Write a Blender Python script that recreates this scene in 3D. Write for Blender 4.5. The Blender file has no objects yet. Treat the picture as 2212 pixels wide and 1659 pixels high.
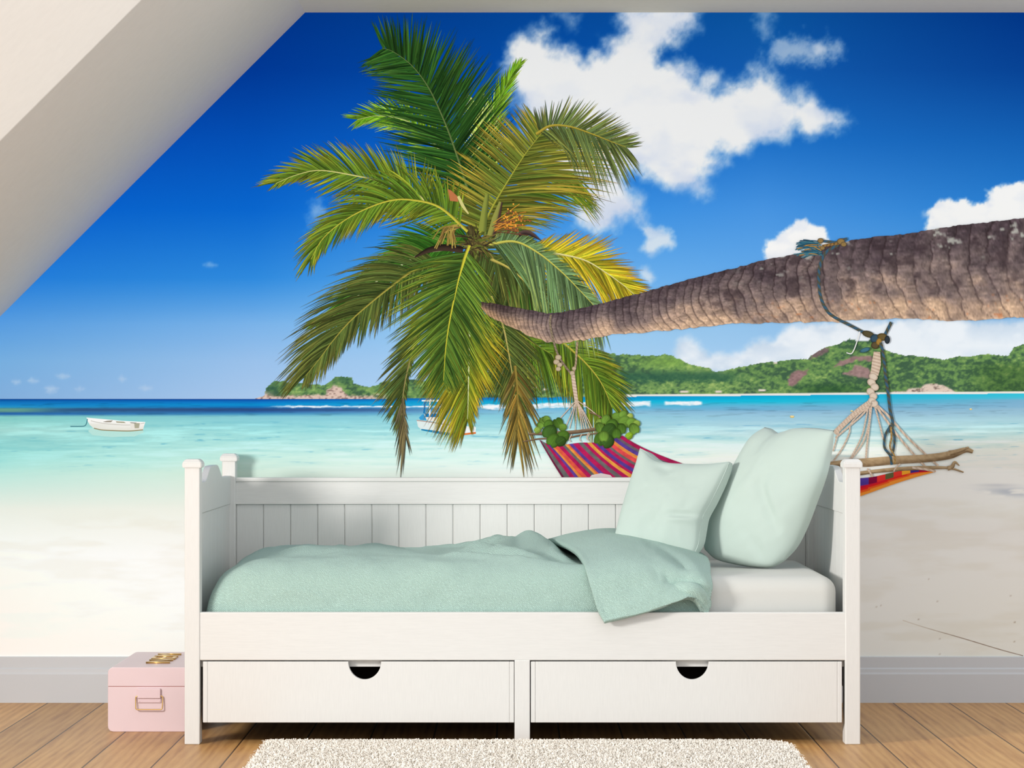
import bpy, bmesh, math, random
import numpy as np
from mathutils import Vector

random.seed(7)
RNG = np.random.default_rng(11)
COL = bpy.context.scene.collection

# ------------------------------------------------------------------ camera model
F = 5073.5            # focal length in pixels of the 2212 x 1659 frame
CX, CY = 1112.0, 886.0
CAMY, CAMZ = -7.3, 1.0396
YW = 1.0585           # back wall
SW = F / (YW - CAMY)  # pixels per metre on the back wall

def P(px, py, y):
    d = y - CAMY
    return ((px - CX) * d / F, y, CAMZ - (py - CY) * d / F)

def wallx(px): return (px - CX) / SW
def wallz(py): return CAMZ - (py - CY) / SW

# ------------------------------------------------------------------ object helpers
ORG = {}

def empty(name, loc, label=None, cat=None, group=None, kind=None, parent=None):
    o = bpy.data.objects.new(name, None)
    o.empty_display_size = 0.05
    COL.objects.link(o)
    base = ORG[parent.name] if parent else (0, 0, 0)
    o.location = [loc[i] - base[i] for i in range(3)]
    if parent: o.parent = parent
    ORG[o.name] = tuple(loc)
    tag(o, label, cat, group, kind)
    return o

def tag(o, label=None, cat=None, group=None, kind=None):
    if label: o['label'] = label
    if cat: o['category'] = cat
    if group: o['group'] = group
    if kind: o['kind'] = kind

def link(name, me, mat, parent=None, label=None, cat=None, kind=None, origin=None):
    """vertices come in world space; origin = world position of the object's own origin"""
    o = bpy.data.objects.new(name, me)
    COL.objects.link(o)
    base = ORG[parent.name] if parent else (0, 0, 0)
    org = origin if origin is not None else base
    if any(abs(c) > 1e-9 for c in org):
        n = len(me.vertices)
        co = np.empty(n * 3, dtype=np.float64)
        me.vertices.foreach_get('co', co)
        co = co.reshape(-1, 3) - np.array(org)
        me.vertices.foreach_set('co', co.ravel())
    o.location = [org[i] - base[i] for i in range(3)]
    if parent: o.parent = parent
    ORG[o.name] = tuple(org)
    if mat and not me.materials: me.materials.append(mat)
    tag(o, label, cat, None, kind)
    return o

def mesh_np(name, verts, faces, smooth=False):
    """faces: list, or int array (n,3)/(n,4)"""
    me = bpy.data.meshes.new(name)
    verts = np.asarray(verts, dtype=np.float64)
    if isinstance(faces, np.ndarray):
        n, k = faces.shape
        me.vertices.add(len(verts)); me.vertices.foreach_set('co', verts.ravel())
        me.loops.add(n * k); me.loops.foreach_set('vertex_index', faces.ravel().astype(np.int32))
        me.polygons.add(n)
        me.polygons.foreach_set('loop_start', np.arange(0, n * k, k, dtype=np.int32))
        me.update(calc_edges=True); me.validate()
    else:
        me.from_pydata([tuple(v) for v in verts], [], [tuple(f) for f in faces])
        me.update()
    if smooth:
        me.polygons.foreach_set('use_smooth', [True] * len(me.polygons))
    return me

class MB:
    """collects bevelled boxes, tubes and prisms into one mesh"""
    def __init__(s): s.bm = bmesh.new()
    def box(s, x0, x1, y0, y1, z0, z1, bev=0.0, seg=2):
        r = bmesh.ops.create_cube(s.bm, size=1.0)
        vs = r['verts']
        for v in vs:
            v.co = Vector(((x0 + x1) / 2 + v.co.x * (x1 - x0), (y0 + y1) / 2 + v.co.y * (y1 - y0), (z0 + z1) / 2 + v.co.z * (z1 - z0)))
        if bev > 0:
            es = list({e for v in vs for e in v.link_edges})
            bmesh.ops.bevel(s.bm, geom=es, offset=bev, segments=seg, affect='EDGES', profile=0.5)
        return s
    def prism(s, pts, axis, a0, a1, bev=0.0, seg=2):
        """polygon pts (2D) extruded along axis; axis 'x': pts=(y,z); 'y': pts=(x,z); 'z': pts=(x,y)"""
        def mk(p, a):
            return {'x': (a, p[0], p[1]), 'y': (p[0], a, p[1]), 'z': (p[0], p[1], a)}[axis]
        A = [s.bm.verts.new(mk(p, a0)) for p in pts]
        B = [s.bm.verts.new(mk(p, a1)) for p in pts]
        n = len(pts)
        fs = [s.bm.faces.new(A), s.bm.faces.new(B[::-1])]
        caps = list(fs)
        for i in range(n):
            fs.append(s.bm.faces.new((A[i], B[i], B[(i + 1) % n], A[(i + 1) % n])))
        bmesh.ops.recalc_face_normals(s.bm, faces=fs)
        if bev > 0:
            es = list({e for f in caps for e in f.edges})
            bmesh.ops.bevel(s.bm, geom=es, offset=bev, segments=seg, affect='EDGES', profile=0.5)
        return s
    def tube(s, pts, r, n=10, closed=False):
        pts = [Vector(p) for p in pts]
        m = len(pts); rings = []
        up = Vector((0.123, 0.31, 0.94)).normalized()
        for i, p in enumerate(pts):
            if closed: t = pts[(i + 1) % m] - pts[i - 1]
            else: t = pts[min(i + 1, m - 1)] - pts[max(i - 1, 0)]
            t.normalize()
            a = up - t * up.dot(t)
            if a.length < 1e-4: a = Vector((1, 0, 0)) - t * t.x
            a.normalize(); b = t.cross(a)
            rings.append([s.bm.verts.new(p + (a * math.cos(2 * math.pi * k / n) + b * math.sin(2 * math.pi * k / n)) * r) for k in range(n)])
        fs = []
        for i in range(m if closed else m - 1):
            A, B = rings[i], rings[(i + 1) % m]
            for k in range(n):
                fs.append(s.bm.faces.new((A[k], A[(k + 1) % n], B[(k + 1) % n], B[k])))
        if not closed:
            fs.append(s.bm.faces.new(rings[0][::-1])); fs.append(s.bm.faces.new(rings[-1]))
        for f in fs: f.smooth = True
        return s
    def build(s, name, mat, parent=None, smooth=False, **kw):
        me = bpy.data.meshes.new(name)
        bmesh.ops.recalc_face_normals(s.bm, faces=s.bm.faces[:])
        if smooth:
            for f in s.bm.faces: f.smooth = True
        s.bm.to_mesh(me); s.bm.free()
        return link(name, me, mat, parent, **kw)

# ------------------------------------------------------------------ colour helpers
def lin(c):
    c = np.asarray(c, dtype=np.float64) / 255.0
    return np.where(c <= 0.04045, c / 12.92, ((c + 0.055) / 1.055) ** 2.4)

def L4(c, k=1.0):
    l = lin(c) * k
    return (float(l[0]), float(l[1]), float(l[2]), 1.0)

class NT:
    def __init__(s, name):
        s.m = bpy.data.materials.new(name); s.m.use_nodes = True
        s.t = s.m.node_tree; s.t.nodes.clear()
        s.out = s.n('ShaderNodeOutputMaterial')
        s.b = s.n('ShaderNodeBsdfPrincipled')
        s.l(s.b.outputs[0], s.out.inputs[0])
    def n(s, typ, **kw):
        nd = s.t.nodes.new(typ)
        for k, v in kw.items(): setattr(nd, k, v)
        return nd
    def l(s, a, b): s.t.links.new(a, b)
    def coord(s, scale=(1, 1, 1)):
        tc = s.n('ShaderNodeTexCoord'); mp = s.n('ShaderNodeMapping')
        geo = s.n('ShaderNodeNewGeometry')
        s.l(geo.outputs['Position'], mp.inputs[0]); mp.inputs['Scale'].default_value = scale
        return mp.outputs[0]
    def noise(s, vec, scale, detail=3, rough=0.5):
        nd = s.n('ShaderNodeTexNoise'); s.l(vec, nd.inputs['Vector'])
        nd.inputs['Scale'].default_value = scale; nd.inputs['Detail'].default_value = detail
        nd.inputs['Roughness'].default_value = rough
        return nd.outputs[0]
    def ramp(s, fac, stops):
        r = s.n('ShaderNodeValToRGB'); s.l(fac, r.inputs[0])
        e = r.color_ramp.elements
        while len(e) < len(stops): e.new(0.5)
        for i, (p, c) in enumerate(stops): e[i].position = p; e[i].color = c
        return r.outputs[0]
    def bump(s, h, strength, dist=0.002):
        b = s.n('ShaderNodeBump'); b.inputs['Strength'].default_value = strength
        b.inputs['Distance'].default_value = dist
        s.l(h, b.inputs['Height']); s.l(b.outputs[0], s.b.inputs['Normal'])
    def math(s, op, a, b=None):
        m = s.n('ShaderNodeMath', operation=op)
        for i, v in enumerate((a, b)):
            if v is None: continue
            if isinstance(v, (int, float)): m.inputs[i].default_value = v
            else: s.l(v, m.inputs[i])
        return m.outputs[0]

def m_plain(name, rgb, rough=0.5, spec=0.5, metal=0.0, noise=None, k=1.0):
    t = NT(name)
    t.b.inputs['Roughness'].default_value = rough
    t.b.inputs['Specular IOR Level'].default_value = spec
    t.b.inputs['Metallic'].default_value = metal
    c = L4(rgb, k)
    if noise:
        sc, amt = noise
        f = t.noise(t.coord(), sc, 4)
        c2 = tuple(min(1, x * (1 + amt)) for x in c[:3]) + (1,)
        c1 = tuple(x * (1 - amt) for x in c[:3]) + (1,)
        t.l(t.ramp(f, [(0.3, c1), (0.7, c2)]), t.b.inputs['Base Color'])
    else:
        t.b.inputs['Base Color'].default_value = c
    return t.m

def m_paintwood(name, rgb, grain=(60, 60, 3), k=1.0):
    """white painted wood with a faint brushed grain"""
    t = NT(name)
    f = t.noise(t.coord(grain), 6.0, 4, 0.6)
    c = L4(rgb, k)
    c1 = tuple(x * 0.955 for x in c[:3]) + (1,)
    t.l(t.ramp(f, [(0.3, c1), (0.6, c)]), t.b.inputs['Base Color'])
    t.b.inputs['Roughness'].default_value = 0.45
    t.b.inputs['Specular IOR Level'].default_value = 0.3
    t.bump(f, 0.12, 0.001)
    return t.m

def m_fabric(name, rgb, scale=260.0, bump=0.35, k=1.0, var=0.05):
    t = NT(name)
    v = t.coord()
    w1 = t.n('ShaderNodeTexWave', bands_direction='DIAGONAL'); t.l(v, w1.inputs['Vector'])
    w1.inputs['Scale'].default_value = scale * 0.45; w1.inputs['Distortion'].default_value = 5.0
    w1.inputs['Detail'].default_value = 2.0; w1.inputs['Detail Scale'].default_value = 2.5
    n1 = t.noise(v, scale * 1.6, 2)
    mx = t.math('ADD', t.math('MULTIPLY', w1.outputs[1], 0.6), t.math('MULTIPLY', n1, 0.6))
    c = L4(rgb, k)
    c1 = tuple(x * (1 - 1.6 * var) for x in c[:3]) + (1,); c2 = tuple(min(1, x * (1 + var)) for x in c[:3]) + (1,)
    t.l(t.ramp(mx, [(0.3, c1), (0.8, c2)]), t.b.inputs['Base Color'])
    t.b.inputs['Roughness'].default_value = 0.9
    t.b.inputs['Specular IOR Level'].default_value = 0.1
    t.b.inputs['Sheen Weight'].default_value = 0.15
    t.bump(mx, bump, 0.0025)
    return t.m

def m_print():
    t = NT('mural print')
    a = t.n('ShaderNodeVertexColor'); a.layer_name = 'Col'
    t.l(a.outputs[0], t.b.inputs['Base Color'])
    t.b.inputs['Roughness'].default_value = 1.0
    t.b.inputs['Specular IOR Level'].default_value = 0.0
    return t.m

def m_floor():
    t = NT('oak planks')
    geo = t.n('ShaderNodeNewGeometry')
    sep = t.n('ShaderNodeSeparateXYZ'); t.l(geo.outputs['Position'], sep.inputs[0])
    u = t.math('DIVIDE', t.math('ADD', sep.outputs[0], 1.659 + 4.0), 0.20005)
    cell = t.math('FLOOR', u)
    fr = t.math('FRACT', u)
    d = t.math('MINIMUM', fr, t.math('SUBTRACT', 1.0, fr))
    wn = t.n('ShaderNodeTexWhiteNoise', noise_dimensions='1D'); t.l(cell, wn.inputs['W'])
    # grain coordinates: long along y, offset per plank
    cmb = t.n('ShaderNodeCombineXYZ')
    t.l(t.math('ADD', t.math('MULTIPLY', sep.outputs[0], 15.0), t.math('MULTIPLY', cell, 7.3)), cmb.inputs[0])
    t.l(t.math('ADD', t.math('MULTIPLY', sep.outputs[1], 1.15), t.math('MULTIPLY', wn.outputs[0], 37.0)), cmb.inputs[1])
    g1 = t.noise(cmb.outputs[0], 1.6, 6, 0.62)
    w = t.n('ShaderNodeTexWave', bands_direction='X'); t.l(cmb.outputs[0], w.inputs['Vector'])
    w.inputs['Scale'].default_value = 0.75; w.inputs['Distortion'].default_value = 8.0
    w.inputs['Detail'].default_value = 3.0; w.inputs['Detail Scale'].default_value = 1.1
    cmb2 = t.n('ShaderNodeCombineXYZ')
    t.l(t.math('MULTIPLY', sep.outputs[0], 160.0), cmb2.inputs[0])
    t.l(t.math('MULTIPLY', sep.outputs[1], 9.0), cmb2.inputs[1])
    g2 = t.noise(cmb2.outputs[0], 1.0, 3, 0.6)
    mix = t.math('ADD', t.math('MULTIPLY', g1, 0.66), t.math('ADD', t.math('MULTIPLY', w.outputs[1], 0.14), t.math('MULTIPLY', g2, 0.20)))
    base = t.ramp(mix, [(0.25, L4((142, 99, 56))), (0.42, L4((183, 136, 83))), (0.6, L4((202, 157, 99))), (0.8, L4((214, 173, 116)))])
    tint = t.n('ShaderNodeMix', data_type='RGBA', blend_type='MULTIPLY')
    t.l(base, tint.inputs[6])
    t.l(t.ramp(wn.outputs[0], [(0.0, (0.82, 0.8, 0.78, 1)), (1.0, (1.08, 1.05, 1.02, 1))]), tint.inputs[7])
    tint.inputs[0].default_value = 1.0
    gap = t.n('ShaderNodeMix', data_type='RGBA')
    t.l(t.ramp(d, [(0.008, (1, 1, 1, 1)), (0.016, (0, 0, 0, 1))]), gap.inputs[0])
    t.l(tint.outputs[2], gap.inputs[6]); gap.inputs[7].default_value = L4((70, 46, 26))
    t.l(gap.outputs[2], t.b.inputs['Base Color'])
    t.b.inputs['Roughness'].default_value = 0.42
    t.b.inputs['Specular IOR Level'].default_value = 0.35
    hgt = t.math('ADD', t.math('MULTIPLY', mix, 0.25), t.ramp(d, [(0.006, (0, 0, 0, 1)), (0.022, (1, 1, 1, 1))]))
    t.bump(hgt, 0.35, 0.003)
    return t.m

def m_plaster(name, rgb, k=1.0, bump=0.25):
    t = NT(name)
    v = t.coord()
    f = t.noise(v, 26.0, 6, 0.65)
    c = L4(rgb, k)
    c1 = tuple(x * 0.97 for x in c[:3]) + (1,)
    t.l(t.ramp(f, [(0.35, c1), (0.65, c)]), t.b.inputs['Base Color'])
    t.b.inputs['Roughness'].default_value = 0.9
    t.b.inputs['Specular IOR Level'].default_value = 0.1
    t.bump(f, bump, 0.003)
    return t.m

M_PRINT = m_print()
M_BED = m_paintwood('white painted wood', (219, 219, 217))
M_BEDH = m_paintwood('white painted wood lengthwise', (219, 219, 217), (3, 60, 60))
M_DARK = m_plain('dark drawer inside', (22, 16, 12), 0.9, 0.1)
M_SHEET = m_fabric('cream cotton sheet', (206, 207, 203), 420, 0.06, var=0.015)
M_DUVET = m_fabric('mint textured weave', (177, 206, 197), 230, 0.9, var=0.10)
M_CUSH = m_fabric('mint smooth cotton', (183, 199, 192), 600, 0.05, var=0.012)
M_PINK = m_plain('pink lacquer', (224, 203, 208), 0.4, 0.35, noise=(3, 0.02))
M_PINK2 = m_plain('pink strap', (224, 201, 207), 0.55, 0.3)
M_GOLD = m_plain('brushed brass', (214, 178, 112), 0.3, 0.5, 1.0)
M_RUG = m_plain('rug backing', (225, 218, 208), 0.95, 0.05)
M_PILE = m_plain('cream wool pile', (250, 243, 233), 0.95, 0.05, noise=(400, 0.05))
M_FLOOR = m_floor()
M_WALL = m_plain('wall paint', (225, 222, 216), 0.9, 0.1)
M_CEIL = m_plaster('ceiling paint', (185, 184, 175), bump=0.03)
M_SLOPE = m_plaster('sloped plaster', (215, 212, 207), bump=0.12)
M_BASEB = m_plain('grey skirting paint', (196, 200, 206), 0.5, 0.3)

# ------------------------------------------------------------------ room shell
XL, XR, YF = -2.5, 2.45, -2.2
ZC = wallz(27)
XA, ZA = wallx(659), ZC                       # top of slope on the back wall
SLOPE = (ZC - wallz(684)) / (wallx(659) - wallx(0))
XB = XL; ZB = ZC - SLOPE * (XA - XB)
EXEC_ROOM = True
floor_me = mesh_np('floor', [(-3.0, -3.2, 0), (XR, -3.2, 0), (XR, YW + 0.1, 0), (-3.0, YW + 0.1, 0)], [(0, 1, 2, 3)])
link('floor', floor_me, M_FLOOR, kind='structure')
mb = MB(); mb.prism([(XL, 0), (XR, 0), (XR, ZC), (XA, ZC), (XB, ZB)], 'y', YW + 0.001, YW + 0.12)
mb.build('wall_back', M_WALL, kind='structure')
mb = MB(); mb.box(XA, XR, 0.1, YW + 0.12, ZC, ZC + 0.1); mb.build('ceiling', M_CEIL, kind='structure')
mb = MB()
nx, nz = -SLOPE, 1.0
k_ = 0.1 / math.hypot(nx, nz)
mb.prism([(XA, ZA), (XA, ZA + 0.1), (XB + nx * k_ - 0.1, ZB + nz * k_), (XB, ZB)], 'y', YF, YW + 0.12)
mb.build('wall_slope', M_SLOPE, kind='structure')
mb = MB(); mb.box(XL - 0.1, XL, -0.6, YW + 0.12, 0, ZB); mb.build('wall_left', M_WALL, kind='structure')
H = wallz(1418)
prof = [(YW + 0.001, 0), (YW - 0.016, 0), (YW - 0.016, H * 0.62), (YW - 0.013, H * 0.66), (YW - 0.012, H * 0.73), (YW - 0.0085, H * 0.76), (YW - 0.008, H - 0.002), (YW - 0.006, H), (YW + 0.001, H)]
mb = MB(); mb.prism(prof, 'x', XL, XR); mb.build('baseboard_back', M_BASEB, kind='structure')

# ------------------------------------------------------------------ mural print
# noise
_perm = np.random.default_rng(5).random((256, 256))
def vnoise(x, y, seed=0):
    x = np.asarray(x, float) + seed * 17.31; y = np.asarray(y, float) + seed * 9.77
    xi = np.floor(x).astype(int); yi = np.floor(y).astype(int)
    fx = x - xi; fy = y - yi
    fx = fx * fx * (3 - 2 * fx); fy = fy * fy * (3 - 2 * fy)
    g = lambda a, b: _perm[a & 255, b & 255]
    return (g(xi, yi) * (1 - fx) + g(xi + 1, yi) * fx) * (1 - fy) + (g(xi, yi + 1) * (1 - fx) + g(xi + 1, yi + 1) * fx) * fy
def fbm(x, y, oct=4, seed=0, gain=0.5):
    s = 0; a = 1; t = 0
    for i in range(oct):
        s = s + a * vnoise(x * 2 ** i, y * 2 ** i, seed + i); t += a; a *= gain
    return s / t
def sstep(a, b, x):
    t = np.clip((x - a) / (b - a), 0, 1); return t * t * (3 - 2 * t)
def mixc(a, b, t):
    t = np.asarray(t)[..., None]
    return np.asarray(a, float) * (1 - t) + np.asarray(b, float) * t
def table(cols, rows, vals, x, y):
    """bilinear lookup of a colour table (rows x cols x 3)"""
    V = np.asarray(vals, float)
    cols = np.asarray(cols, float); rows = np.asarray(rows, float)
    x = np.clip(x, cols[0], cols[-1]); y = np.clip(y, rows[0], rows[-1])
    i = np.clip(np.searchsorted(cols, x, side='right') - 1, 0, len(cols) - 2)
    j = np.clip(np.searchsorted(rows, y, side='right') - 1, 0, len(rows) - 2)
    fx = ((x - cols[i]) / (cols[i + 1] - cols[i]))[..., None]; fy = ((y - rows[j]) / (rows[j + 1] - rows[j]))[..., None]
    return (V[j, i] * (1 - fx) + V[j, i + 1] * fx) * (1 - fy) + (V[j + 1, i] * (1 - fx) + V[j + 1, i + 1] * fx) * fy
def poly_sdf(poly, x, y):
    poly = np.asarray(poly, float); n = len(poly)
    d = np.full(x.shape, 1e18); inside = np.zeros(x.shape, bool)
    for i in range(n):
        ax, ay = poly[i]; bx, by = poly[(i + 1) % n]
        ex, ey = bx - ax, by - ay
        wx, wy = x - ax, y - ay
        t = np.clip((wx * ex + wy * ey) / (ex * ex + ey * ey + 1e-9), 0, 1)
        d = np.minimum(d, (wx - ex * t) ** 2 + (wy - ey * t) ** 2)
        c = ((ay > y) != (by > y)) & (x < (bx - ax) * (y - ay) / (by - ay + 1e-12) + ax)
        inside ^= c
    d = np.sqrt(d)
    return np.where(inside, -d, d)

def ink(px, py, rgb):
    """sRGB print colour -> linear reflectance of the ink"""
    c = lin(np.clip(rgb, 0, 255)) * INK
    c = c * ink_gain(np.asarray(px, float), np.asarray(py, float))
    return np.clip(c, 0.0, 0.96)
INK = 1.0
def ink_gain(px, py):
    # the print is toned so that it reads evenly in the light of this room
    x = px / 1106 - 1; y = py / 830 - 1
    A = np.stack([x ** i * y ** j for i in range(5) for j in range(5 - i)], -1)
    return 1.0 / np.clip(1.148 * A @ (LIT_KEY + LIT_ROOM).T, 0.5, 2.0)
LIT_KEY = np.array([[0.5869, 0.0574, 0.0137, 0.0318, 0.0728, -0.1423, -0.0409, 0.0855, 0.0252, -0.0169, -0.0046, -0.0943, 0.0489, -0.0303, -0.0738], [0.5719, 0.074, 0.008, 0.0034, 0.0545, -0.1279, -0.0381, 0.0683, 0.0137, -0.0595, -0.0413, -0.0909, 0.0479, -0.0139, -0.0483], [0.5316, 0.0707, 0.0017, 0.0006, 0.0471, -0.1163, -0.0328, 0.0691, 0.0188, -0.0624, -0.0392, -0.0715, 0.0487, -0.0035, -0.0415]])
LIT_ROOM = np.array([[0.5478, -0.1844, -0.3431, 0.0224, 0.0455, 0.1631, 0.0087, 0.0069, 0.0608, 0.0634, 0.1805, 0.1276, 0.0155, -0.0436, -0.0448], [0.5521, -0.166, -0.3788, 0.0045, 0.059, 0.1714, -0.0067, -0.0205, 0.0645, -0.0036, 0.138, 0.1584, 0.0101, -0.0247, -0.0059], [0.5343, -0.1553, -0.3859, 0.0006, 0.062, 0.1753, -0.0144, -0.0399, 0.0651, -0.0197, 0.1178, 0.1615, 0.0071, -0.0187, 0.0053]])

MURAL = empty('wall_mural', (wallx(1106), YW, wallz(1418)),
              'beach photo mural with a leaning palm, covering the whole back wall above the skirting', 'wall mural')

def set_col(me, rgbl):
    ca = me.color_attributes.new('Col', 'FLOAT_COLOR', 'POINT')
    a = np.ones((len(me.vertices), 4)); a[:, :3] = rgbl
    ca.data.foreach_set('color', a.ravel().astype(np.float32))

LAYER = 0.000090
PIECE = 0.0000012
def flat(name, px, py, rgb, faces, layer, parent=None, label=None):
    px = np.asarray(px, float); py = np.asarray(py, float)
    v = np.stack([wallx(px), np.full(px.shape, YW - 0.0004 - layer * LAYER), wallz(py)], -1)
    me = mesh_np(name, v, faces if isinstance(faces, np.ndarray) else np.asarray(faces))
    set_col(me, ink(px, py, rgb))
    return link(name, me, M_PRINT, parent or MURAL, label=label)

# ---- background grid: sky, clouds, hills, sea, sand
STEP = 3.0
gx = np.arange(-399, 2560, 2.25); gy = np.concatenate([np.arange(27, 738, STEP), np.arange(738, 1062, 1.5), np.arange(1062, 1418, STEP), [1418.0]])
GX, GY = np.meshgrid(gx, gy)

sky_cols = [0, 550, 1100, 1650, 2212]
sky_rows = [27, 150, 300, 450, 600, 700, 780, 862]
sky = [[(0, 50, 138), (0, 54, 142), (4, 72, 156), (12, 88, 165), (2, 58, 142)],
       [(0, 58, 150), (1, 60, 154), (5, 78, 170), (20, 94, 178), (8, 70, 154)],
       [(4, 78, 180), (4, 82, 184), (15, 102, 200), (30, 114, 202), (22, 100, 184)],
       [(8, 100, 202), (10, 104, 208), (48, 140, 226), (72, 150, 228), (42, 128, 210)],
       [(36, 128, 216), (48, 140, 224), (112, 180, 238), (104, 174, 238), (92, 164, 228)],
       [(92, 160, 224), (124, 181, 235), (152, 205, 242), (150, 198, 238), (145, 190, 230)],
       [(122, 177, 224), (156, 195, 236), (168, 210, 242), (168, 208, 242), (160, 200, 235)],
       [(134, 177, 221), (172, 202, 236), (178, 215, 244), (178, 215, 244), (170, 210, 240)]]
sea_rows = [855, 862, 864, 868, 874, 879, 884, 889, 894, 900, 930, 960, 990, 1020, 1060, 1100, 1150, 1200, 1300, 1418]
sea = [[(20, 80, 160), (10, 55, 135), (14, 84, 160), (20, 112, 184), (25, 128, 196), (40, 150, 200), (72, 135, 150), (64, 118, 150), (36, 96, 170), (105, 185, 188), (140, 206, 198), (130, 207, 203), (148, 222, 216), (168, 230, 224), (208, 234, 224), (234, 240, 228), (247, 247, 238), (254, 253, 248), (255, 254, 248), (255, 253, 245)],
       [(20, 80, 160), (20, 58, 140), (16, 86, 172), (18, 116, 196), (15, 146, 208), (24, 118, 190), (44, 82, 140), (42, 92, 160), (66, 145, 188), (118, 200, 206), (152, 216, 210), (150, 218, 213), (176, 232, 224), (206, 240, 227), (224, 240, 229), (243, 245, 233), (250, 249, 241), (255, 254, 249), (255, 254, 248), (255, 253, 246)],
       [(26, 130, 195), (22, 130, 200), (22, 150, 208), (22, 180, 220), (44, 180, 218), (70, 182, 220), (120, 188, 220), (132, 194, 220), (138, 200, 220), (140, 204, 220), (164, 220, 224), (188, 232, 231), (208, 241, 229), (227, 244, 231), (237, 246, 233), (246, 248, 237), (252, 250, 242), (255, 254, 248), (255, 254, 248), (255, 253, 246)],
       [(18, 170, 214), (18, 184, 220), (20, 190, 222), (30, 192, 222), (92, 188, 218), (112, 184, 216), (124, 184, 214), (132, 188, 215), (138, 192, 216), (144, 196, 218), (160, 210, 222), (180, 226, 222), (203, 234, 229), (228, 241, 231), (236, 238, 230), (246, 242, 235), (250, 246, 238), (253, 250, 242), (255, 251, 243), (255, 251, 242)],
       [(60, 195, 218), (96, 188, 214), (124, 178, 208), (128, 178, 208), (132, 180, 210), (134, 182, 210), (136, 184, 210), (140, 186, 210), (144, 188, 210), (150, 192, 212), (156, 206, 216), (180, 218, 216), (222, 228, 216), (240, 233, 224), (242, 235, 227), (247, 240, 232), (252, 244, 235), (255, 247, 238), (255, 246, 235), (255, 245, 233)]]  # lower right sand coloured lighter to offset the bed's shadow falling there
for c_, fix in {0: {900: (132, 206, 198), 930: (168, 220, 212), 960: (146, 212, 208), 990: (166, 228, 220), 1020: (190, 234, 222), 1060: (214, 236, 224), 1100: (238, 240, 228)},
                1: {900: (135, 205, 215), 930: (160, 222, 220), 960: (184, 232, 224), 990: (206, 240, 226), 1020: (218, 238, 220), 1060: (228, 240, 226)},
                2: {900: (140, 208, 222), 930: (176, 226, 228), 960: (206, 242, 234), 990: (230, 252, 242), 1020: (242, 250, 240), 1060: (246, 250, 240)},
                3: {884: (112, 180, 214), 889: (140, 188, 216), 894: (152, 198, 222), 900: (160, 206, 226), 930: (192, 226, 230), 960: (224, 248, 238), 990: (250, 252, 238), 1020: (252, 250, 240), 1060: (252, 248, 240)},
                4: {884: (150, 190, 212), 889: (152, 193, 213), 894: (156, 196, 215), 900: (165, 205, 218), 930: (190, 226, 224), 960: (246, 246, 232), 990: (255, 250, 240), 1020: (255, 250, 242), 1060: (255, 250, 242), 1100: (255, 250, 241)}}.items():  # right edge sand lightened as well against the bed's shadow
    for r_, v_ in fix.items(): sea[c_][sea_rows.index(r_)] = v_
sea = [[sea[c][r] for c in range(5)] for r in range(len(sea_rows))]

hill_top = [(1090, 858), (1120, 800), (1142, 768), (1165, 757), (1185, 748), (1215, 750), (1250, 752), (1290, 758), (1330, 766), (1375, 767), (1400, 769), (1436, 766), (1460, 772), (1490, 786), (1530, 795), (1545, 803), (1562, 800), (1585, 795), (1612, 791), (1640, 784), (1690, 780), (1720, 775), (1746, 776), (1752, 766), (1785, 750), (1800, 745), (1825, 738), (1836, 730), (1850, 737), (1882, 734), (1910, 755), (1940, 765), (1960, 767), (2000, 772), (2040, 776), (2062, 771), (2100, 770), (2130, 765), (2178, 768), (2190, 752), (2215, 742), (2300, 750), (2560, 740)]
isl_top = [(545, 864), (572, 853), (574, 838), (590, 826), (606, 822), (618, 824), (630, 828), (660, 829), (700, 831), (715, 824), (724, 814), (740, 813), (760, 816), (764, 828), (790, 835), (815, 832), (832, 824), (868, 820), (920, 822), (1000, 815), (1090, 806), (1130, 800)]
ht = np.interp(GX, *zip(*hill_top)) + (fbm(GX / 9, GY * 0 + 3, 3, 2) - 0.5) * 7
it = np.interp(GX, *zip(*isl_top)) + (fbm(GX / 8, GY * 0 + 7, 3, 4) - 0.5) * 7
hill_base = np.interp(GX, [540, 850, 1100, 1300, 1600, 1900, 2212, 2560], [863, 860, 859, 857, 854, 851, 849, 848])
shore = np.interp(GX, [0, 400, 1100, 1600, 1900, 2212, 2560], [1105, 1070, 1080, 1060, 992, 958, 940])

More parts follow.
